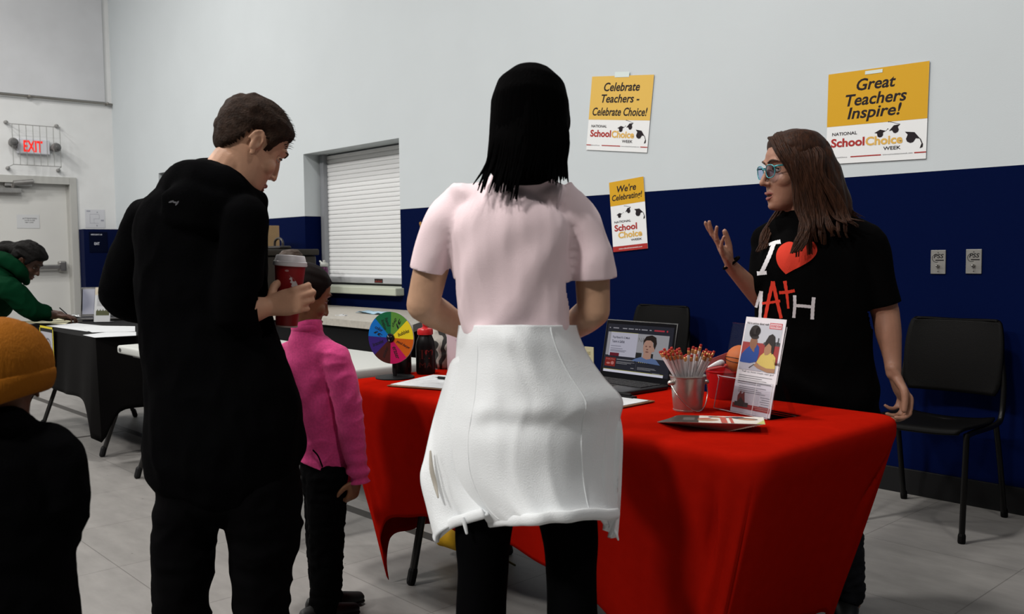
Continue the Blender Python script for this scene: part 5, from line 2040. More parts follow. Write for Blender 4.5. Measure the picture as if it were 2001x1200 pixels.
def hair_cap(name, M, tab, m, parent, base, thick=.014, nz=.004, nsc=40, soft=.02, dens=64):
    """short hair hugging the skull; tab gives the hairline height along y"""
    prof = []
    for i in range(len(HEADP) - 1):
        a, b_ = HEADP[i], HEADP[i + 1]
        for k in range(5):
            prof.append(tuple(a[j] + (b_[j] - a[j]) * k / 5 for j in range(4)))
    prof.append(HEADP[-1])
    v, f = head_loft(Matrix(), prof, dens)
    bm = bmesh.new()
    bv = [bm.verts.new(p) for p in v]
    for q in f:
        bm.faces.new([bv[i] for i in q])
    bmesh.ops.recalc_face_normals(bm, faces=bm.faces)
    for _ in range(2):
        bmesh.ops.smooth_vert(bm, verts=bm.verts, factor=.5, use_axis_x=True, use_axis_y=True, use_axis_z=True)
    bm.normal_update()
    mar = [q.co.z - pl_interp(tab, q.co.y) + .006 * noise.noise(q.co * 45) for q in bm.verts]
    new = []
    for q, mg in zip(bm.verts, mar):
        k = max(0., min(1., mg / soft))
        o = -.002 + (thick + .002) * (k * (2 - k))
        o += nz * k * noise.noise(V((q.co.x * nsc * 1.4, q.co.y * nsc * .5, q.co.z * nsc)))
        new.append(q.co + q.normal * o)
    for q, w in zip(bm.verts, new):
        q.co = w
    bmesh.ops.delete(bm, geom=[q for q, mg in zip(list(bm.verts), mar) if mg < -.006], context='VERTS')
    vf = frombm(bm)
    return obj(name, off(xf(vf, M), base), m, parent, True)


# ---- man in the black hooded jacket -------------------------------------------------
D = 2.50
r, B = person('man in black hooded jacket bowing his head, back three-quarter view, holding a red cup', 420, D)
SKM = skin_mat('skin_fair', (.48, .27, .175))
MH = head_matrix(P(486, 284, D), math.radians(54), math.radians(37))
body = head_prims(MH, .35)
body.append(tube([P(425, 400, D + .02), P(440, 350, D + .0), P(465, 310, D + .0)], [(.072, .075), (.066, .066), (.062, .07)], 18, sub=4))
body.append(tube([P(430, 780, D), P(415, 700, D), P(400, 500, D), P(405, 400, D)], [(.10, .08), (.13, .1), (.13, .1), (.08, .07)], 18, ref=(1, 0, 0), sub=4))
shL, elL, wrL = P(290, 425, D + .12), P(240, 572, D + .14), P(345, 625, D + .27)
shR, elR, wrR = P(480, 425, D - .12), P(462, 612, D - .10), P(519, 600, D - .045)
for a_, b_, c_ in ((shL, elL, wrL), (shR, elR, wrR)):
    body.append(tube([a_, a_.lerp(b_, .5), b_], [.05, .046, .042], 16, sub=4))
    body.append(tube([b_, b_.lerp(c_, .4), c_], [.042, .040, .027], 16, sub=4))
body += hand_prims(wrR, V((.975, .06, .20)), V((.0, 1, .05)), V((0, 0, 1)), .98, [(.75, 1.15, .8), (.72, 1.2, .8), (.75, 1.15, .8), (.8, 1.1, .8)], .05,
                   ((.25, .75, .62), (.45, .25, .85), (.75, .0, .65)))
body += hand_prims(wrL, V((.8, .5, .1)), V((.0, 1, -.2)), V((0, 0, 1)), .98, [(.7, .9, .6)] * 4)
for s, u_ in ((-1, 357), (1, 511)):
    x_ = P(u_, 1200, D).x
    body.append(tube([P(436 + s * 40, 800, D), P(u_ - s * 4, 1000, D), P(u_, 1130, D), V((x_, D, .35)), V((x_, D, .05))], [(.06, .06), (.05, .05), (.045, .045), (.045, .045), (.035, .035)], 14, sub=4))
hp_ = head_post(MH)
blob('body', body, .0042, SKM, r, 3, post=lambda p, n: hp_(p), base=B)
face_parts(MH, r, B, brow=(.04, .024, .014), lip=True, lipc=(.28, .10, .075), lashes=True, skin=SKM, lidz=-.003)
HM = mat('dark_brown_short_hair', (.021, .0115, .0075), .75, .1, var=.4, vscale=70, bump=.5, bscale=160)
TABM = [(-.11, -.066), (-.055, -.062), (-.04, -.03), (-.028, .020), (.010, .028), (.018, -.008), (.036, -.006), (.046, .036), (.062, .060), (.1, .068)]
hr = hair_cap('hair', MH, TABM, HM, r, B, .013, .006, 60, .03)
random.seed(3)
tu = []
for k in range(220):
    y_ = random.uniform(-.09, .075)
    x_ = random.uniform(-.06, .06)
    rr = (x_ / .078) ** 2 + ((y_ + .005) / .102) ** 2
    if rr > .93:
        continue
    z_ = .119 * math.sqrt(1 - rr) + .009
    p0 = V((x_, y_, z_))
    p0.z = max(p0.z, .03)
    dr_ = V((x_ * 1.5 + random.uniform(-.4, .4) * .05, .05 + y_ * .3, .02)).normalized()
    tu.append([MH @ (p0 - V((0, 0, .004))), MH @ (p0 + dr_ * .010 + V((0, 0, .002))), MH @ (p0 + dr_ * .024 + V((0, 0, .0008)))])
obj('hair_tufts', off(strands(tu, .003, .0004, 4, 2), B), HM, hr, True)
# jacket
jk_ = [tube([P(428, 905, D), P(440, 850, D), P(436, 790, D), P(418, 710, D), P(400, 610, D), P(393, 510, D), P(394, 430, D), P(408, 372, D)],
            [(.205, .155), (.212, .16), (.205, .155), (.186, .145), (.175, .135), (.172, .13), (.165, .12), (.085, .085)], 26, ref=(1, 0, 0), sub=4, expo=2.2),
       tube([P(302, 422, D + .10), P(395, 378, D + .01), P(476, 414, D - .08)], [.053, .072, .056], 18, sub=4),
       tube([shL + V((.002, 0, .0)), shL.lerp(elL, .5) + V((-.004, 0, 0)), elL + V((.0, 0, -.004)), elL.lerp(wrL, .5), wrL], [.058, .062, .062, .055, .045], 18, sub=4),
       tube([shR, shR.lerp(elR, .5), elR, elR.lerp(wrR, .55), P(511, 600, D - .055)], [.055, .058, .060, .056, .046], 18, sub=4),
       # hood lying round the neck
       tube([P(287, 408, D + .13), P(322, 388, D + .04), P(368, 356, D - .06), P(425, 360, D - .10), P(475, 388, D - .06), P(500, 408, D + .05)], [.030, .032, .054, .052, .040, .026], 18, sub=5),
       tube([P(360, 356, D + .02), P(394, 338, D - .06), P(440, 352, D - .075), P(496, 386, D - .03), P(507, 400, D + .06)], [.033, .034, .030, .026, .022], 14, sub=5),
       tube([P(385, 430, D - .12), P(392, 385, D - .12), P(395, 355, D - .10)], [(.09, .03), (.10, .04), (.06, .035)], 16, ref=(1, 0, 0), sub=4),
       tube([P(509, 388, D + .02), P(505, 430, D + .02), P(498, 520, D + .02)], [.012, .022, .03], 12, sub=4),
       tube([P(545, 720, D + .02), P(566, 800, D + .02), P(574, 868, D + .02), P(565, 905, D + .02)], [.02, .03, .034, .02], 14, sub=4)]
blob('jacket', jk_, .008, BLKFLEECE, r, 4, post=wrinkle(.006, 9, (1, 1, .7), 3.), base=B, cuts=[(P(512, 600, D - .052), V((1, .1, .05)), .075)], thick=.004)
b = MB()
pz = P(395, 402, D)
for dx, dz, rt in ((-.010, .0, .3), (.002, -.002, -.2), (.008, -.004, .9)):
    b.add(xf(oval(0, 0, .007, .0022, 0, 12), Matrix.Translation(V((pz.x + dx * .8, D - .205, pz.z + dz)) - B) @ ROT90 @ Matrix.Rotation(rt, 4, 'Z')))
o = obj('back_logo', b.pair(), mat('grey_thread', (.10, .10, .11), .7, .05), r)
jb = None
trm = [tube([P(440, 840, D), P(442, 900, D), P(443, 935, D)], [(.175, .13), (.180, .14), (.165, .135)], 22, ref=(1, 0, 0), sub=4)]
MX = {}
for s, pts in ((-1, ((385, 930, .105), (362, 1040, .084), (359, 1100, .080), (355, 1200, .072))), (1, ((500, 930, .115), (518, 1030, .100), (512, 1110, .082), (511, 1200, .074)))):
    q = [P(u_, v_, D) for u_, v_, _ in pts]
    xb = q[-1].x
    MX[s] = xb
    trm.append(tube(q + [V((xb, D, .22)), V((xb, D, .05))], [(w_, w_ * 1.1) for _, _, w_ in pts] + [(.075, .085), (.078, .088)], 20, ref=(1, 0, 0), sub=4))
blob('trousers', trm, .009, BLKCLOTH, r, 4, post=wrinkle(.007, 7, (1, 1, 1.6), 8.), base=B)
for s in (-1, 1):
    shoe(MX[s], D + .0, .6, r, B, 1.1)

# paper cup in his hand
c0, c1 = P(560, 638, D + .035), P(567, 516, D + .035)
axc = (c1 - c0)
CL = axc.length
cup = thing('coffee_cup', 'red paper coffee cup with white lid in the man\'s hand', 'cup', tow(c0), HEAD_ANG)
_az = axc.normalized()
_ax = (V((1, 0, 0)) - _az * _az.x).normalized()
MC = frame((0, 0, 0), _ax, _az.cross(_ax))
RB, RT = .029, .0425
obj('cup_body', xf(lathe([(0, .004), (RB, 0), (RB + .0008, .003), (RT, CL), (RT - .001, CL), (0, CL - .001)], 40), MC), mat('cup_red', (.22, .006, .008), .45, .3), cup, 'auto')
obj('base_ring', xf(lathe([(RB - .0005, -.0005), (RB + .0012, -.0005), (RB + .0018, .004), (RB, .004)], 40), MC), mat('cup_pale_edge', (.40, .34, .32), .5), cup, 'auto')
obj('lid', xf(lathe([(RT - .001, CL - .004), (RT + .0035, CL - .005), (RT + .0045, CL - .001), (RT + .003, CL + .003), (RT + .0035, CL + .006), (RT + .0005, CL + .008), (RT - .0035, CL + .022), (RT - .006, CL + .024), (RT - .009, CL + .021), (0, CL + .021)], 40), MC), mat('lid_white', (.60, .58, .60), .4, .35), cup, 'auto')


def cupwrap(vf, z0, ang):
    out = []
    for p in vf[0]:
        z = z0 + p.y
        rr = RB + (RT - RB) * z / CL + .0006
        a = ang + p.x / rr
        out.append(MC @ V((rr * math.sin(a), -rr * math.cos(a), z)))
    return out, vf[1]


wing = [(-.017, .030), (-.012, .026), (-.016, .020), (-.010, .017), (-.013, .011), (-.007, .008), (-.009, .001), (-.003, -.002), (-.003, -.016), (.006, -.026), (.012, -.026), (.014, -.010), (.012, .002), (.004, .014), (-.006, .024)]
obj('white_print', cupwrap(flat(wing[::-1]), CL * .655, .62), mat('cup_print_white', (.58, .55, .55), .5), cup)
obj('small_print', cupwrap(combine([oval(0, 0, .0055, .0028), oval(.004, -.055, .005, .0025)]), CL * .90, .05), mat('cup_print_pale', (.36, .20, .20), .5), cup)

# ---- girl in the pink top -------------------------------------------------
D = 3.0
r, B = person('small girl in bright pink long sleeved top standing between the man and red table', 635, D)
SKG = skin_mat('skin_brown', (.20, .088, .042))
MH = head_matrix(P(591, 580, D), math.radians(55), math.radians(22), 0, .90)
body = head_prims(MH, .6)
body.append(tube([P(600, 690, D), P(600, 650, D), P(597, 615, D - .0)], [.05, .043, .045], 16, sub=4))
body.append(tube([P(632, 880, D), P(622, 800, D), P(612, 700, D)], [(.05, .04), (.06, .05), (.05, .045)], 16, ref=(1, 0, 0), sub=4))
sR, eR, wR = P(660, 702, D - .05), P(680, 805, D - .06), P(700, 930, D - .06)
sL, eL, wL = P(556, 700, D + .05), P(560, 800, D + .05), P(580, 880, D + .12)
for a_, b_, c_ in ((sR, eR, wR), (sL, eL, wL)):
    body.append(tube([a_, b_, c_], [.036, .031, .020], 14, sub=5))
body += hand_prims(P(699, 936, D - .06), V((-.32, .1, -.94)), V((-.75, .5, .3)), V((-.3, -.9, .1)), .74, [(.9, .7, .4), (.8, .8, .5), (.8, .8, .5), (.9, .8, .5)], .06)
body += hand_prims(wL, V((.5, .7, -.4)), V((0, .4, -1)), V((0, 1, 0)), .72, [(.6, .6, .4)] * 4)
for s, dd in ((-1, .05), (1, -.05)):
    body.append(tube([P(635, 870, D + dd * .6), P(636, 1050, D + dd), V((P(638, 1200, D).x, D + dd, .05))], [.035, .035, .028], 14, sub=4))
hp_ = head_post(MH)
blob('body', body, .004, SKG, r, 3, post=lambda p, n: hp_(p), base=B)
face_parts(MH, r, B, lip=True, lipc=(.12, .035, .025), white=(.3, .28, .26), skin=SKG, lidz=-.002)
HG = mat('dark_tied_hair', (.0065, .0036, .003), .6, .08, bump=.35, bscale=14, stretch=(50, 50, 50), var=.3, vscale=40)
TABG = [(-.11, -.075), (-.04, -.07), (-.03, -.01), (-.02, .024), (.012, .030), (.02, -.004), (.034, .0), (.05, .05), (.07, .066), (.1, .072)]
hr = hair_cap('hair', MH, TABG, HG, r, B, .008, .002, 50, .02)
bn = P(568, 502, D + .0)
blob('bun', [ell(bn, (.040, .040, .026)), ell(bn + V((.012, -.01, -.022)), (.035, .035, .025))], .004, mat('brown_bun', (.030, .017, .010), .6, .25, bump=.4, bscale=90), hr, 2, base=B, post=lambda p, n: p + n * (.004 * noise.noise(V((p.x * 60, p.y * 60, p.z * 160)))))
PKT = mat('hot_pink_jersey', (.60, .055, .21), .8, .15, var=.12, vscale=140, bump=.08, bscale=300, sheen=.1)
gt = [tube([P(634, 935, D), P(632, 880, D), P(622, 800, D), P(612, 735, D), P(606, 700, D), P(602, 672, D), P(600, 652, D)], [(.090, .085), (.089, .083), (.086, .078), (.098, .08), (.094, .075), (.066, .06), (.052, .052)], 24, ref=(1, 0, 0), sub=4),
      tube([P(560, 698, D + .04), P(606, 684, D), P(655, 697, D - .04)], [.045, .055, .045], 16, sub=4),
      tube([P(655, 700, D - .045), sR.lerp(eR, .5) + V((.004, 0, 0)), eR + V((.004, 0, 0)), eR.lerp(wR, .5), P(704, 942, D - .06)], [.047, .046, .043, .038, .028], 18, sub=5),
      tube([sL, eL, eL.lerp(wL, .8)], [.047, .042, .03], 16, sub=5),
      tube([P(600, 660, D), P(600, 640, D)], [.050, .049], 18, sub=3)]


def gfold(p, n):
    w = .0045 * (1 - 2 * abs(noise.noise(V((p.x * 12, p.y * 10, p.z * 22)))))
    w += .003 * math.sin((p.x * .8 - p.z * .9) * 70) * max(0, -n.y) * noise.noise(p * 7)
    zc = B.z + .60
    w += .006 * math.sin(p.z * 150) * math.exp(-((p.z - .49) / .06) ** 2) * (1 if p.x - B.x > .075 else 0)
    return p + n * w


hm_ = P(640, 908, D)
blob('top', gt, .0055, PKT, r, 4, post=gfold, base=B, cuts=[(hm_, V((-.32, 0, -.95)), lambda c: c.x < P(679, 900, D).x and c.z < hm_.z + .1), (P(704, 943, D - .06), V((.1, 0, -1)), .05)], thick=.003)
obj('collar', off(tube([P(600, 642, D) + V((.048 * math.cos(t * PI / 8), .048 * math.sin(t * PI / 8), .004 * math.cos(t * PI / 8 + 2))) for t in range(17)], [(.012, .004)] * 17, 8, ref=(0, 0, 1), sub=2), B), PKT, r, True)
obj('waist_tie', off(tube([P(612, 880, D - .09), P(622, 892, D - .094), P(630, 912, D - .092)], .0025, 6, sub=4), B), BLKCLOTH, r)
gl = [tube([P(633, 880, D), P(636, 935, D), P(637, 965, D)], [(.078, .07), (.078, .075), (.07, .07)], 18, ref=(1, 0, 0), sub=4)]
for s, dd in ((-1, .045), (1, -.045)):
    gx = P(638, 1195, D).x
    gl.append(tube([P(636 + s * 3, 930, D + dd), P(635 + s * 3, 1050, D + dd), P(637 + s, 1140, D + dd), V((gx, D + dd, .055))], [(.066, .055), (.057, .05), (.050, .046), (.047, .046)], 16, ref=(1, 0, 0), sub=4))
blob('leggings', gl, .007, mat('black_leggings', (.0018, .0018, .002), .9, .02), r, 3, post=wrinkle(.005, 16, (1, 1, 1.8), 2.), base=B)
for s, dd in ((-1, .05), (1, -.05)):
    shoe(P(634, 1195, D).x, D + dd, .9, r, B, .75)

# ---- woman in the black t-shirt -------------------------------------------------
D = 2.98
r, B = person('woman in black I love math t-shirt and teal glasses, gesturing behind red table', 1600, D)
SKW = skin_mat('skin_rosy', (.29, .145, .095))
MH = head_matrix(P(1552, 335, D), math.radians(-101), math.radians(5))
body = head_prims(MH, 1.0, 1.0, .004)
body.append(tube([P(1585, 470, D + .01), P(1570, 420, D + .0), P(1566, 380, D)], [(.065, .065), (.055, .058), (.055, .06)], 18, sub=4))
body.append(tube([P(1597, 860, D), P(1592, 650, D), P(1590, 500, D), P(1580, 440, D)], [(.14, .1), (.13, .1), (.13, .09), (.07, .06)], 18, ref=(1, 0, 0), sub=4))
sN, eN, wN = P(1690, 475, D - .05), P(1730, 612, D - .06), P(1746, 730, D - .12)
sF, eF, wF = P(1520, 480, D + .10), P(1510, 607, D + .06), P(1429, 521, D - .04)
body.append(tube([sN, sN.lerp(eN, .5), eN], [.052, .048, .043], 18, sub=4))
body.append(tube([eN, P(1736, 650, D - .08), P(1743, 695, D - .10), wN], [.043, (.040, .038), (.029, .027), (.0235, .022)], 18, sub=4))
body.append(tube([sF, sF.lerp(eF, .5), eF], [.048, .044, .038], 18, sub=4))
body.append(tube([eF, eF.lerp(wF, .4), wF], [.037, (.034, .032), (.023, .022)], 18, sub=4))
body += hand_prims(wN, V((.40, -.10, -.92)), V((-.90, -.15, -.35)), V((-.15, -1, 0)), 1.0, [(.60, .85, .6), (.65, .9, .6), (.72, .95, .6), (.8, 1.0, .7)], .02,
                   ((.80, .55, .15), (.90, .10, .40), (.85, -.05, .50)))
body += hand_prims(wF, V((-.52, -.42, .74)), V((.62, -.35, .58)), V((.3, .9, .1)), .93, [(-.12, .05, .1), (-.02, .15, .15), (.10, .25, .2), (.25, .3, .2)], .085,
                   ((.72, .42, .35), (.92, .22, .25), (.97, .12, .15)))
for s, u_, dd in ((-1, 1560, .03), (1, 1640, -.03)):
    body.append(tube([P(1597 + s * 40, 850, D + dd), V((P(u_, 1100, D).x, D + dd, .45)), V((P(u_ + 12, 1190, D).x, D + dd, .06))], [.08, .055, .04], 14, sub=4))
hp_ = head_post(MH)
blob('body', body, .004, SKW, r, 3, post=lambda p, n: hp_(p), base=B)
face_parts(MH, r, B, lip=True, lipc=(.24, .075, .06), brow=(.05, .028, .018), jaw=.004, skin=SKW)
obj('mouth_opening', xf(ell((0, .0925, -.0715), (.015, .006, .0035)), Matrix.Translation(-B) @ MH), mat('mouth_dark', (.03, .008, .007), .6), r, True)
ear_ = MH @ V((-.083, .004, -.036))
obj('earring', off(ell(ear_ + V((.0, -.004, -.004)), (.004, .004, .004)), B), mat('earring_metal', (.5, .4, .3), .2, .6, metal=1), r, True)
# glasses
TEAL = mat('teal_frame', (.05, .30, .34), .25, .5, metal=.3)
gm = Matrix.Translation(-B) @ MH
rim = MB()
lens = MB()
for s in (-1, 1):
    pts = []
    for k in range(25):
        a = 2 * PI * k / 24
        ca, sa = math.cos(a), math.sin(a)
        pts.append(V((s * (.034 + .0255 * math.copysign(abs(ca) ** .75, ca)), .1035 - .006 * abs(ca) * (1 if ca > 0 else .2), .006 + .0205 * math.copysign(abs(sa) ** .8, sa))))
    rim.add(tube(pts, [(.0016, .0016)] * 25, 8, sub=1))
    vs = pts[:-1]
    c_ = sum(vs, V()) / len(vs)
    lens.add((vs + [c_ + V((0, .003, 0))], [(i, (i + 1) % 24, 24) for i in range(24)]))
    rim.add(tube([(s * .059, .099, .018), (s * .070, .085, .020), (s * .0795, .03, .019), (s * .080, -.01, .014)], [(.0015, .0028)] * 4, 8, ref=(1, 0, 0), sub=3))
rim.add(tube([(-.009, .1045, .012), (0, .108, .015), (.009, .1045, .012)], .0015, 8, sub=4))
gl_ = obj('glasses', xf(rim.pair(), gm), TEAL, r, True)
obj('lenses', xf(lens.pair(), gm), clear_mat('blue_lens', (.50, .58, .80)), gl_)
# t-shirt
BT = mat('black_tee', (.0018, .0017, .0018), .95, .02, bump=.12, bscale=320)
wt_ = [tube([P(1600, 905, D), P(1598, 790, D), P(1592, 680, D), P(1590, 580, D), P(1588, 500, D), P(1582, 455, D), P(1572, 420, D)],
            [(.192, .150), (.190, .148), (.180, .14), (.186, .145), (.180, .135), (.135, .10), (.060, .060)], 26, ref=(1, 0, 0), sub=4, expo=2.3),
       tube([P(1505, 472, D + .07), P(1580, 450, D), P(1675, 470, D - .04)], [.062, .075, .070], 18, sub=4),
       tube([P(1668, 470, D - .04), sN + V((.004, 0, -.01)), sN.lerp(eN, .5), P(1726, 592, D - .06)], [.070, .066, .060, .054], 20, sub=4),
       tube([P(1530, 478, D + .06), P(1506, 490, D + .06), P(1497, 530, D + .03), P(1494, 552, D + .0)], [.055, .058, .054, .050], 18, sub=4)]


def wfold(p, n):
    w = .004 * (1 - 2 * abs(noise.noise(V((p.x * 9 + 4, p.y * 9, p.z * 5)))))
    w += .006 * math.sin(p.z * 34 + 5 * noise.noise(p * 4)) * max(0, min(1, (1.08 - p.z) / .2)) * .8
    return p + n * w


hemN = P(1723, 596, D - .06)
tee = blob('tshirt', wt_, .007, BT, r, 5, post=wfold, base=B, cuts=[(hemN, V((.15, 0, -.9)) + V((.1, 0, 0)), .08)], thick=.003)
bpy.context.view_layer.update()
bvh = BVHTree.FromPolygons([q.co.copy() for q in tee.data.vertices], [tuple(p.vertices) for p in tee.data.polygons])


def stroke(pts, w, seg=8):
    """thick hand drawn stroke in photo pixels as a strip of quads"""
    v, f = [], []
    q = catmull([V((x, y, 0)) for x, y in pts], seg)
    ww = w if isinstance(w, (list, tuple)) else (w, w)
    for i, p in enumerate(q):
        t = (q[min(i + 1, len(q) - 1)] - q[max(i - 1, 0)]).normalized()
        nn = V((-t.y, t.x, 0))
        k = (ww[0] + (ww[1] - ww[0]) * i / (len(q) - 1)) / 2 * (1 + .10 * math.sin(i * 2.1))
        v += [p + nn * k, p, p - nn * k]
    for i in range(len(q) - 1):
        for j in (0, 1):
            f.append((3 * i + j, 3 * i + j + 1, 3 * i + 3 + j + 1, 3 * i + 3 + j))
    return v, f


def onshirt(vf, lift=.0022):
    vs, ok = [], []
    for p in vf[0]:
        t = P(p.x, p.y, D)
        dr_ = V((.50, .85, -.02)).normalized()
        o_ = t - dr_ * ((t.y - (D - .3)) / dr_.y) - B
        cast = V((t.x, t.y, t.z)) - V((0, 0, CAMH))
        cast.normalize()
        o_ = V((0, 0, CAMH)) + cast * 1.5 - B
        hit = bvh.ray_cast(o_, cast)
        if hit[0] is None:
            vs.append(V((0, 0, 0)))
            ok.append(False)
        else:
            n = hit[1] if hit[1].dot(cast) < 0 else -hit[1]
            vs.append(hit[0] + n * lift)
            ok.append(True)
    return vs, [q for q in vf[1] if all(ok[i] for i in q)]


SWH = mat('shirt_print_white', (.60, .59, .61), .7, .1)
SRD = mat('shirt_print_red', (.52, .035, .018), .7, .1)
obj('letter', onshirt(combine([stroke([(1513, 476), (1505, 498), (1496, 518), (1489, 533)], 8), stroke([(1503, 479), (1514, 475), (1526, 473)], (5, 8)), stroke([(1480, 535), (1488, 534), (1499, 533)], (8, 7))])), SWH, tee)
hp2 = [(1536, 536), (1524, 523), (1518, 509), (1518, 495), (1525, 482), (1538, 474), (1549, 474), (1556, 483), (1564, 477), (1578, 472), (1590, 474), (1596, 484), (1595, 496), (1585, 508), (1568, 519), (1550, 528)]
v, f = [], []
cen = V((1552, 500, 0))
hl = catmull([V((x, y, 0)) for x, y in hp2 + hp2[:1]], 3)[:-1]
K = 8
for j in range(K + 1):
    for p in hl:
        v.append(cen.lerp(p, max(j / K, .001)))
nh = len(hl)
for j in range(K):
    for i in range(nh):
        f.append((j * nh + i, j * nh + (i + 1) % nh, (j + 1) * nh + (i + 1) % nh, (j + 1) * nh + i))
obj('heart', onshirt((v, f)), SRD, tee)
obj('letter', onshirt(combine([stroke([(1478.5, 601), (1483, 585), (1488, 569)], (5, 6)), stroke([(1489, 569), (1488, 590), (1486, 622)], 6)])), SWH, tee)
obj('letter', onshirt(combine([stroke([(1496, 622), (1503, 585), (1511, 550)], (6, 7)), stroke([(1511, 550), (1518, 583), (1527, 622)], (7, 6)), stroke([(1490, 593), (1507, 591), (1525, 588)], 5)])), SRD, tee)
obj('plus_sign', onshirt(combine([stroke([(1534, 549), (1538, 575), (1541, 603)], (7, 4)), stroke([(1523, 572), (1538, 571), (1553, 568)], 6)])), SRD, tee)
obj('letter', onshirt(combine([stroke([(1553, 577), (1553, 598), (1551, 621)], 6), stroke([(1590, 581), (1588, 602), (1587, 624)], 7), stroke([(1553, 597), (1570, 598), (1588, 600)], 6)])), SWH, tee)
# wristband
obj('wristband', off(tube([wF + V((.0, .0, .012)) + (Matrix.Rotation(math.radians(-38), 3, 'Y') @ V((.0295 * math.cos(t * PI / 10), .0285 * math.sin(t * PI / 10), 0))) for t in range(21)], .0042, 8, sub=1), B), BLKCLOTH, r, True)
# hair
HW = mat('brown_wavy_hair', (.026, .0092, .004), .55, .12, var=.55, vscale=5, stretch=(30, 30, 4), bump=.3, bscale=6)
TABW = [(-.12, -.125), (-.035, -.12), (-.02, -.05), (-.008, .0), (.020, .016), (.040, .048), (.058, .074), (.08, .088), (.1, .095)]
hr = hair_cap('hair', MH, TABW, HW, r, B, .016, .003, 40, .03)
hv = [tube([P(1582, 312, D), P(1604, 372, D), P(1616, 430, D + .01), P(1622, 470, D + .015)], [(.075, .085), (.078, .098), (.080, .095), (.055, .05)], 22, ref=(1, 0, 0), sub=4),
      tube([P(1598, 390, D - .05), P(1592, 430, D - .075), P(1582, 462, D - .09)], [.05, .04, .022], 16, sub=4)]
blob('hair_mass', hv, .006, HW, hr, 3, base=B, post=lambda p, n: p + n * (.007 * noise.noise(V((p.x * 45, p.y * 45, p.z * 9)))))
random.seed(21)
ps = []


def lock(pts, n, spread, wav, taper=.35):
    """a clump of strands sharing one wave"""
    ph_ = random.uniform(0, 6)
    pts = catmull(pts, 3)
    m_ = len(pts)
    for _ in range(n):
        ox, oy, oz = (random.uniform(-1, 1) * spread for _ in range(3))
        q_ = []
        for i, p in enumerate(pts):
            t = i / (m_ - 1)
            k = (1 - taper * t) if t < .8 else (1 - taper * t) * (1.15 - (t - .8))
            w = wav * min(1, t * 2.2) * math.sin(ph_ + t * 9.5)
            q_.append(p + V((ox * k + w, oy * k * .5 - .4 * abs(w), oz * k * .3 + .25 * w)))
        if wav < .0115 and n == 11 and random.random() < .5:
            q_ = q_[:-1 - int(random.random() * 2)]
        ps.append(q_)


for k in range(20):               # near side, over shoulder and back
    q = (k + random.random()) / 20
    x0, v0 = 1512 + 76 * q, 279 - 12 * math.sin(PI * min(1, q * 1.15))
    tipu, tipv = 1556 + 122 * q + random.uniform(-8, 10), 502 - 60 * q + random.uniform(-22, 12)
    dt = -.135 - .012 * random.random()
    lock([P(x0 - 6, v0 - 10, D - .008), P(x0 - 1, v0, D - .054), P(x0 + 11 + 6 * q, 298, D - .091), P(1546 + 62 * q, 332, D - .103), P(1556 + 76 * q, 372, D - .108), P(1562 + 96 * q, 420, D - .118), P((1562 + 96 * q) * .45 + tipu * .55, (420 + tipv) / 2 + 4, D + dt), P(tipu, tipv, D + dt - .004)], 11, .008, .006 + .004 * q)
for k in range(6):                # front lock over the chest
    q = (k + random.random()) / 6
    lock([P(1516 + 24 * q, 270, D - .012), P(1522 + 24 * q, 280, D - .060), P(1538 + 18 * q, 312, D - .098), P(1549 + 14 * q, 360, D - .106), P(1556 + 16 * q, 408, D - .115), P(1570 + 14 * q, 442, D - .142), P(1556 + 20 * q, 470, D - .168), P(1542 + 20 * q, 496 - 6 * q, D - .175)], 10, .007, .007)
for k in range(5):                # far lock on the other shoulder
    q = (k + random.random()) / 5
    lock([P(1536, 395, D + .06), P(1514 + 10 * q, 420, D + .060), P(1497 + 14 * q, 446, D + .025), P(1487 + 14 * q, 472, D - .008), P(1477 + 16 * q, 494 - 8 * q, D - .035)], 10, .008, .006)
obj('hair_strands', off(strands(ps, .0045, .0012, 5, 1), B), HW, hr, True)
fly_ = []
for k in range(16):
    a = random.random()
    fly_.append([P(1625 + 20 * a, 380 + 20 * a, D - .05), P(1652 + 10 * a, 405 + 10 * random.random(), D - .06), P(1688 + random.uniform(-14, 8), 432 + random.uniform(-10, 14), D - .06)])
obj('loose_hair', off(strands(fly_, .003, .0006, 4, 4), B), HW, hr, True)
tj = [tube([P(1598, 800, D), P(1598, 880, D), P(1598, 930, D)], [(.165, .12), (.17, .125), (.15, .12)], 20, ref=(1, 0, 0), sub=4)]
JN = mat('dark_denim', (.007, .0075, .010), .85, .1, var=.5, vscale=20, bump=.2, bscale=120)
for s, ua, ub, dd in ((-1, 1560, 1552, .03), (1, 1636, 1642, -.02)):
    tj.append(tube([P(1598 + s * 38, 900, D + dd), V((P(ua, 1030, D).x, D + dd, .5)), V((P(ub + 4, 1100, D).x, D + dd, .28)), V((P(ub + 10, 1160, D).x, D + dd, .085))], [(.085, .09), (.066, .07), (.056, .06), (.052, .06)], 18, ref=(1, 0, 0), sub=4))
blob('jeans', tj, .008, JN, r, 4, post=wrinkle(.006, 16, (1, 1, 2), 5.), base=B)
for s, ub, dd in ((-1, 1562, .05), (1, 1655, -.0)):
    shoe(P(ub, 1190, D).x, D + dd + .02, PI + .35, r, B, .95)

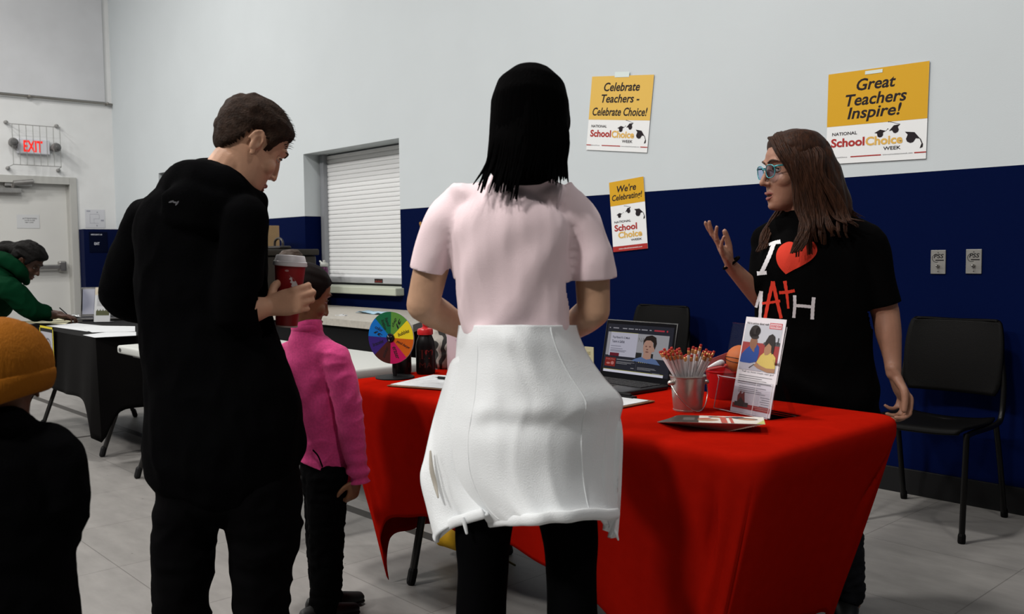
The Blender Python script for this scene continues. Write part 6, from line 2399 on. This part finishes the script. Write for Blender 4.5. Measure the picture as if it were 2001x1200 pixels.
# ---- child with the mustard beanie, closest to the camera -------------------------------------------------
D = 1.65
r, B = person('child in mustard knit beanie and black jacket at the lower left, back turned', 5, D)
MH = head_matrix(P(-4, 748, D), -.4, .12, .0, .82)
body = head_prims(MH, .6)
body.append(tube([P(2, 900, D), P(2, 840, D), P(0, 790, D)], [.05, .045, .05], 14, sub=4))
body.append(tube([P(2, 1200, D), P(0, 1000, D), P(0, 880, D)], [(.09, .07), (.09, .07), (.06, .05)], 16, ref=(1, 0, 0), sub=4))
for s in (-1, 1):
    a_, b_, c_ = P(s * 100, 900, D), P(s * 128, 1010, D + .0), P(s * 100, 1100, D + .12)
    body.append(tube([a_, b_, c_], [.035, .03, .02], 12, sub=4))
    body += hand_prims(c_, V((-s * .2, .9, -.3)), V((0, -.2, -1)), V((-s, 0, 0)), .7, [(.5, .6, .4)] * 4)
    body.append(tube([V((P(s * 55, 1200, D).x, D, .55)), V((P(s * 60, 1200, D).x, D, .05))], [.05, .03], 12, sub=3))
hp_ = head_post(MH)
blob('body', body, .0045, skin_mat('skin_deep', (.10, .042, .022)), r, 3, post=lambda p, n: hp_(p), base=B)
face_parts(MH, r, B, lip=True, lipc=(.12, .035, .025), white=(.3, .28, .26), skin=MATS['skin_deep'])
MU = mat('mustard_knit', (.20, .068, .006), .9, .06, bump=.35, bscale=6, stretch=(60, 60, 14))
bc_ = P(0, 716, D)
bn_ = blob('beanie', [ell(bc_, (.0885, .095, .090)), ell(bc_ + V((0, 0, .0)), (.0885, .095, .088))], .005, MU, r, 3, base=B,
           cuts=[(bc_ + V((0, 0, -.060)), Matrix.Rotation(math.radians(-15), 3, 'Y') @ V((0, 0, -1)), .3)],
           post=lambda p, n: p + n * (.0006 * math.sin(math.atan2(p.y - bc_.y, p.x - bc_.x) * 60)))
tl = Matrix.Rotation(math.radians(-15), 3, 'Y')
cuff = []
for k in range(41):
    a = 2 * PI * k / 40
    cuff.append(bc_ + V((0, 0, -.046)) + tl @ V((.0835 * math.cos(a), .090 * math.sin(a), 0)))
obj('beanie_cuff', off(tube(cuff, [(.022, .0075)] * 41, 12, ref=(.25, 0, .97), sub=2), B), MU, bn_, True)
cj = [tube([P(2, 1240, D), P(2, 1190, D), P(0, 1080, D), P(0, 960, D), P(0, 880, D), P(0, 838, D), P(0, 812, D)], [(.14, .11), (.134, .108), (.126, .10), (.120, .095), (.10, .085), (.062, .06), (.05, .05)], 24, ref=(1, 0, 0), sub=4)]
for s in (-1, 1):
    cj.append(tube([P(s * 40, 858, D), P(s * 98, 875, D), P(s * 126, 935, D), P(s * 124, 1010, D + .01), P(s * 100, 1090, D + .10)], [.035, .042, .044, .040, .032], 18, sub=5))
cj.append(tube([P(-48, 832, D - .02), P(0, 822, D - .05), P(45, 828, D - .02), P(60, 836, D + .02)], [.018, .022, .020, .016], 12, sub=5))
blob('jacket', cj, .007, BLKFLEECE, r, 4, post=wrinkle(.005, 12, (1, 1, 1), 6.), base=B)
cl = []
for s in (-1, 1):
    xk = P(s * 62, 1200, D).x
    cl.append(tube([V((xk, D, .62)), V((xk, D, .35)), V((xk, D, .05))], [(.075, .08), (.065, .07), (.06, .065)], 16, ref=(1, 0, 0), sub=4))
    shoe(xk, D, .1 * s, r, B, .75)
cl.append(tube([P(2, 1180, D), P(2, 1250, D)], [(.11, .09), (.12, .095)], 18, ref=(1, 0, 0), sub=3))
blob('trousers', cl, .008, BLKCLOTH, r, 3, base=B)

# ---- person in the green hoodie, bending over the black table -------------------------------------------------
D = 6.45
r, B = person('person in dark green hoodie bending over the black table by the door', -20, D)
SKN = skin_mat('skin_dark_brown', (.055, .022, .012))
MH = head_matrix(P(52, 512, D), math.radians(84), math.radians(38))
body = head_prims(MH)
body.append(tube([P(5, 545, D), P(25, 530, D), P(42, 518, D)], [.07, .062, .06], 14, sub=4))
hip = V((P(-70, 650, D).x, D, .92))
body.append(tube([hip, P(-30, 590, D), P(5, 550, D)], [(.13, .11), (.14, .11), (.09, .08)], 16, ref=(0, 1, 0), sub=4))
s1, e1, w1_ = P(25, 570, D - .16), P(62, 606, D - .10), P(107, 617, D + .08)
s2, e2, w2_ = P(20, 565, D + .18), P(48, 600, D + .25), P(95, 609, D + .30)
for a_, b_, c_ in ((s1, e1, w1_), (s2, e2, w2_)):
    body.append(tube([a_, b_, c_], [.05, .044, .028], 14, sub=5))
body += hand_prims(w1_, V((.95, .25, -.04)), V((.1, .0, -1)), V((0, 1, 0)), 1.0, [(.5, .7, .4), (.5, .7, .4), (.5, .8, .4), (.5, .8, .4)], .08)
body += hand_prims(w2_, V((.9, .1, -.1)), V((0, 0, -1)), V((0, -1, 0)), .95, [(.5, .7, .4)] * 4)
for s in (-1, 1):
    body.append(tube([hip + V((0, s * .09, 0)), hip + V((-.02, s * .1, -.45)), V((hip.x - .02, D + s * .1, .06))], [.09, .06, .04], 14, sub=4))
hp_ = head_post(MH)
blob('body', body, .006, SKN, r, 3, post=lambda p, n: hp_(p), base=B)
face_parts(MH, r, B, lip=True, lipc=(.09, .03, .025), white=(.3, .28, .26), brow=(.01, .008, .007), skin=SKN, lidz=-.002)
HGN = mat('black_coily_hair', (.004, .0035, .0032), .8, .12, bump=.6, bscale=60)
hr = hair_cap('hair', MH, TABM, HGN, r, B, .028, .012, 50, .03)
bun_ = [P(12, 487, D), P(-15, 486, D), P(-45, 495, D)]
blob('braids', [tube([P(40, 492, D), *bun_], [.07, .055, .05, .04], 16, sub=4)], .008, HGN, hr, 2, base=B, post=lambda p, n: p + n * (.014 * noise.noise(p * 24)))
GRN = mat('dark_green_fleece', (.001, .020, .0075), .9, .03, bump=.15, bscale=200)
gh = [tube([hip + V((-.02, 0, -.06)), hip, P(-32, 592, D), P(0, 556, D), P(18, 540, D)], [(.19, .16), (.19, .16), (.215, .165), (.17, .13), (.10, .09)], 24, ref=(0, 1, 0), sub=4),
      tube([P(2, 560, D - .13), P(8, 545, D), P(2, 558, D + .14)], [.08, .09, .08], 16, sub=4),
      tube([P(6, 560, D - .14), s1, e1, e1.lerp(w1_, .5), P(101, 616, D + .055)], [.078, .080, .070, .060, .042], 18, sub=5),
      tube([P(6, 560, D + .14), s2, e2, e2.lerp(w2_, .8)], [.075, .072, .062, .045], 18, sub=5),
      tube([P(-30, 506, D - .02), P(5, 506, D - .09), P(38, 528, D - .10), P(50, 550, D - .03)], [.04, .048, .042, .03], 14, sub=5),
      tube([P(-40, 530, D + .02), P(0, 520, D - .05), P(20, 530, D - .02)], [.06, .06, .05], 14, sub=4)]
blob('hoodie', gh, .009, GRN, r, 4, post=wrinkle(.007, 9, (1, 1, 1), 1.), base=B, cuts=[(P(102, 616, D + .06), V((.9, .3, 0)), .07)], thick=.004)
tg = [tube([hip + V((0, 0, .05)), hip + V((-.01, 0, -.10))], [(.17, .14), (.17, .14)], 18, ref=(0, 1, 0), sub=3)]
for s in (-1, 1):
    tg.append(tube([hip + V((0, s * .09, -.05)), hip + V((-.02, s * .1, -.45)), V((hip.x - .02, D + s * .1, .05))], [.11, .085, .075], 16, sub=4))
    shoe(hip.x - .02, D + s * .1, 1.5, r, B, 1.05)
blob('trousers', tg, .009, BLKCLOTH, r, 3, base=B)
pn2 = thing('pen', 'dark pen held in the hand of the person in green', 'pen', tow(w1_ + V((.09, .03, -.01))), HEAD_ANG + .5)
obj('barrel', tube([(-.06, 0, .065), (.03, 0, -.03)], .004, 8, sub=1), MBLK, pn2)
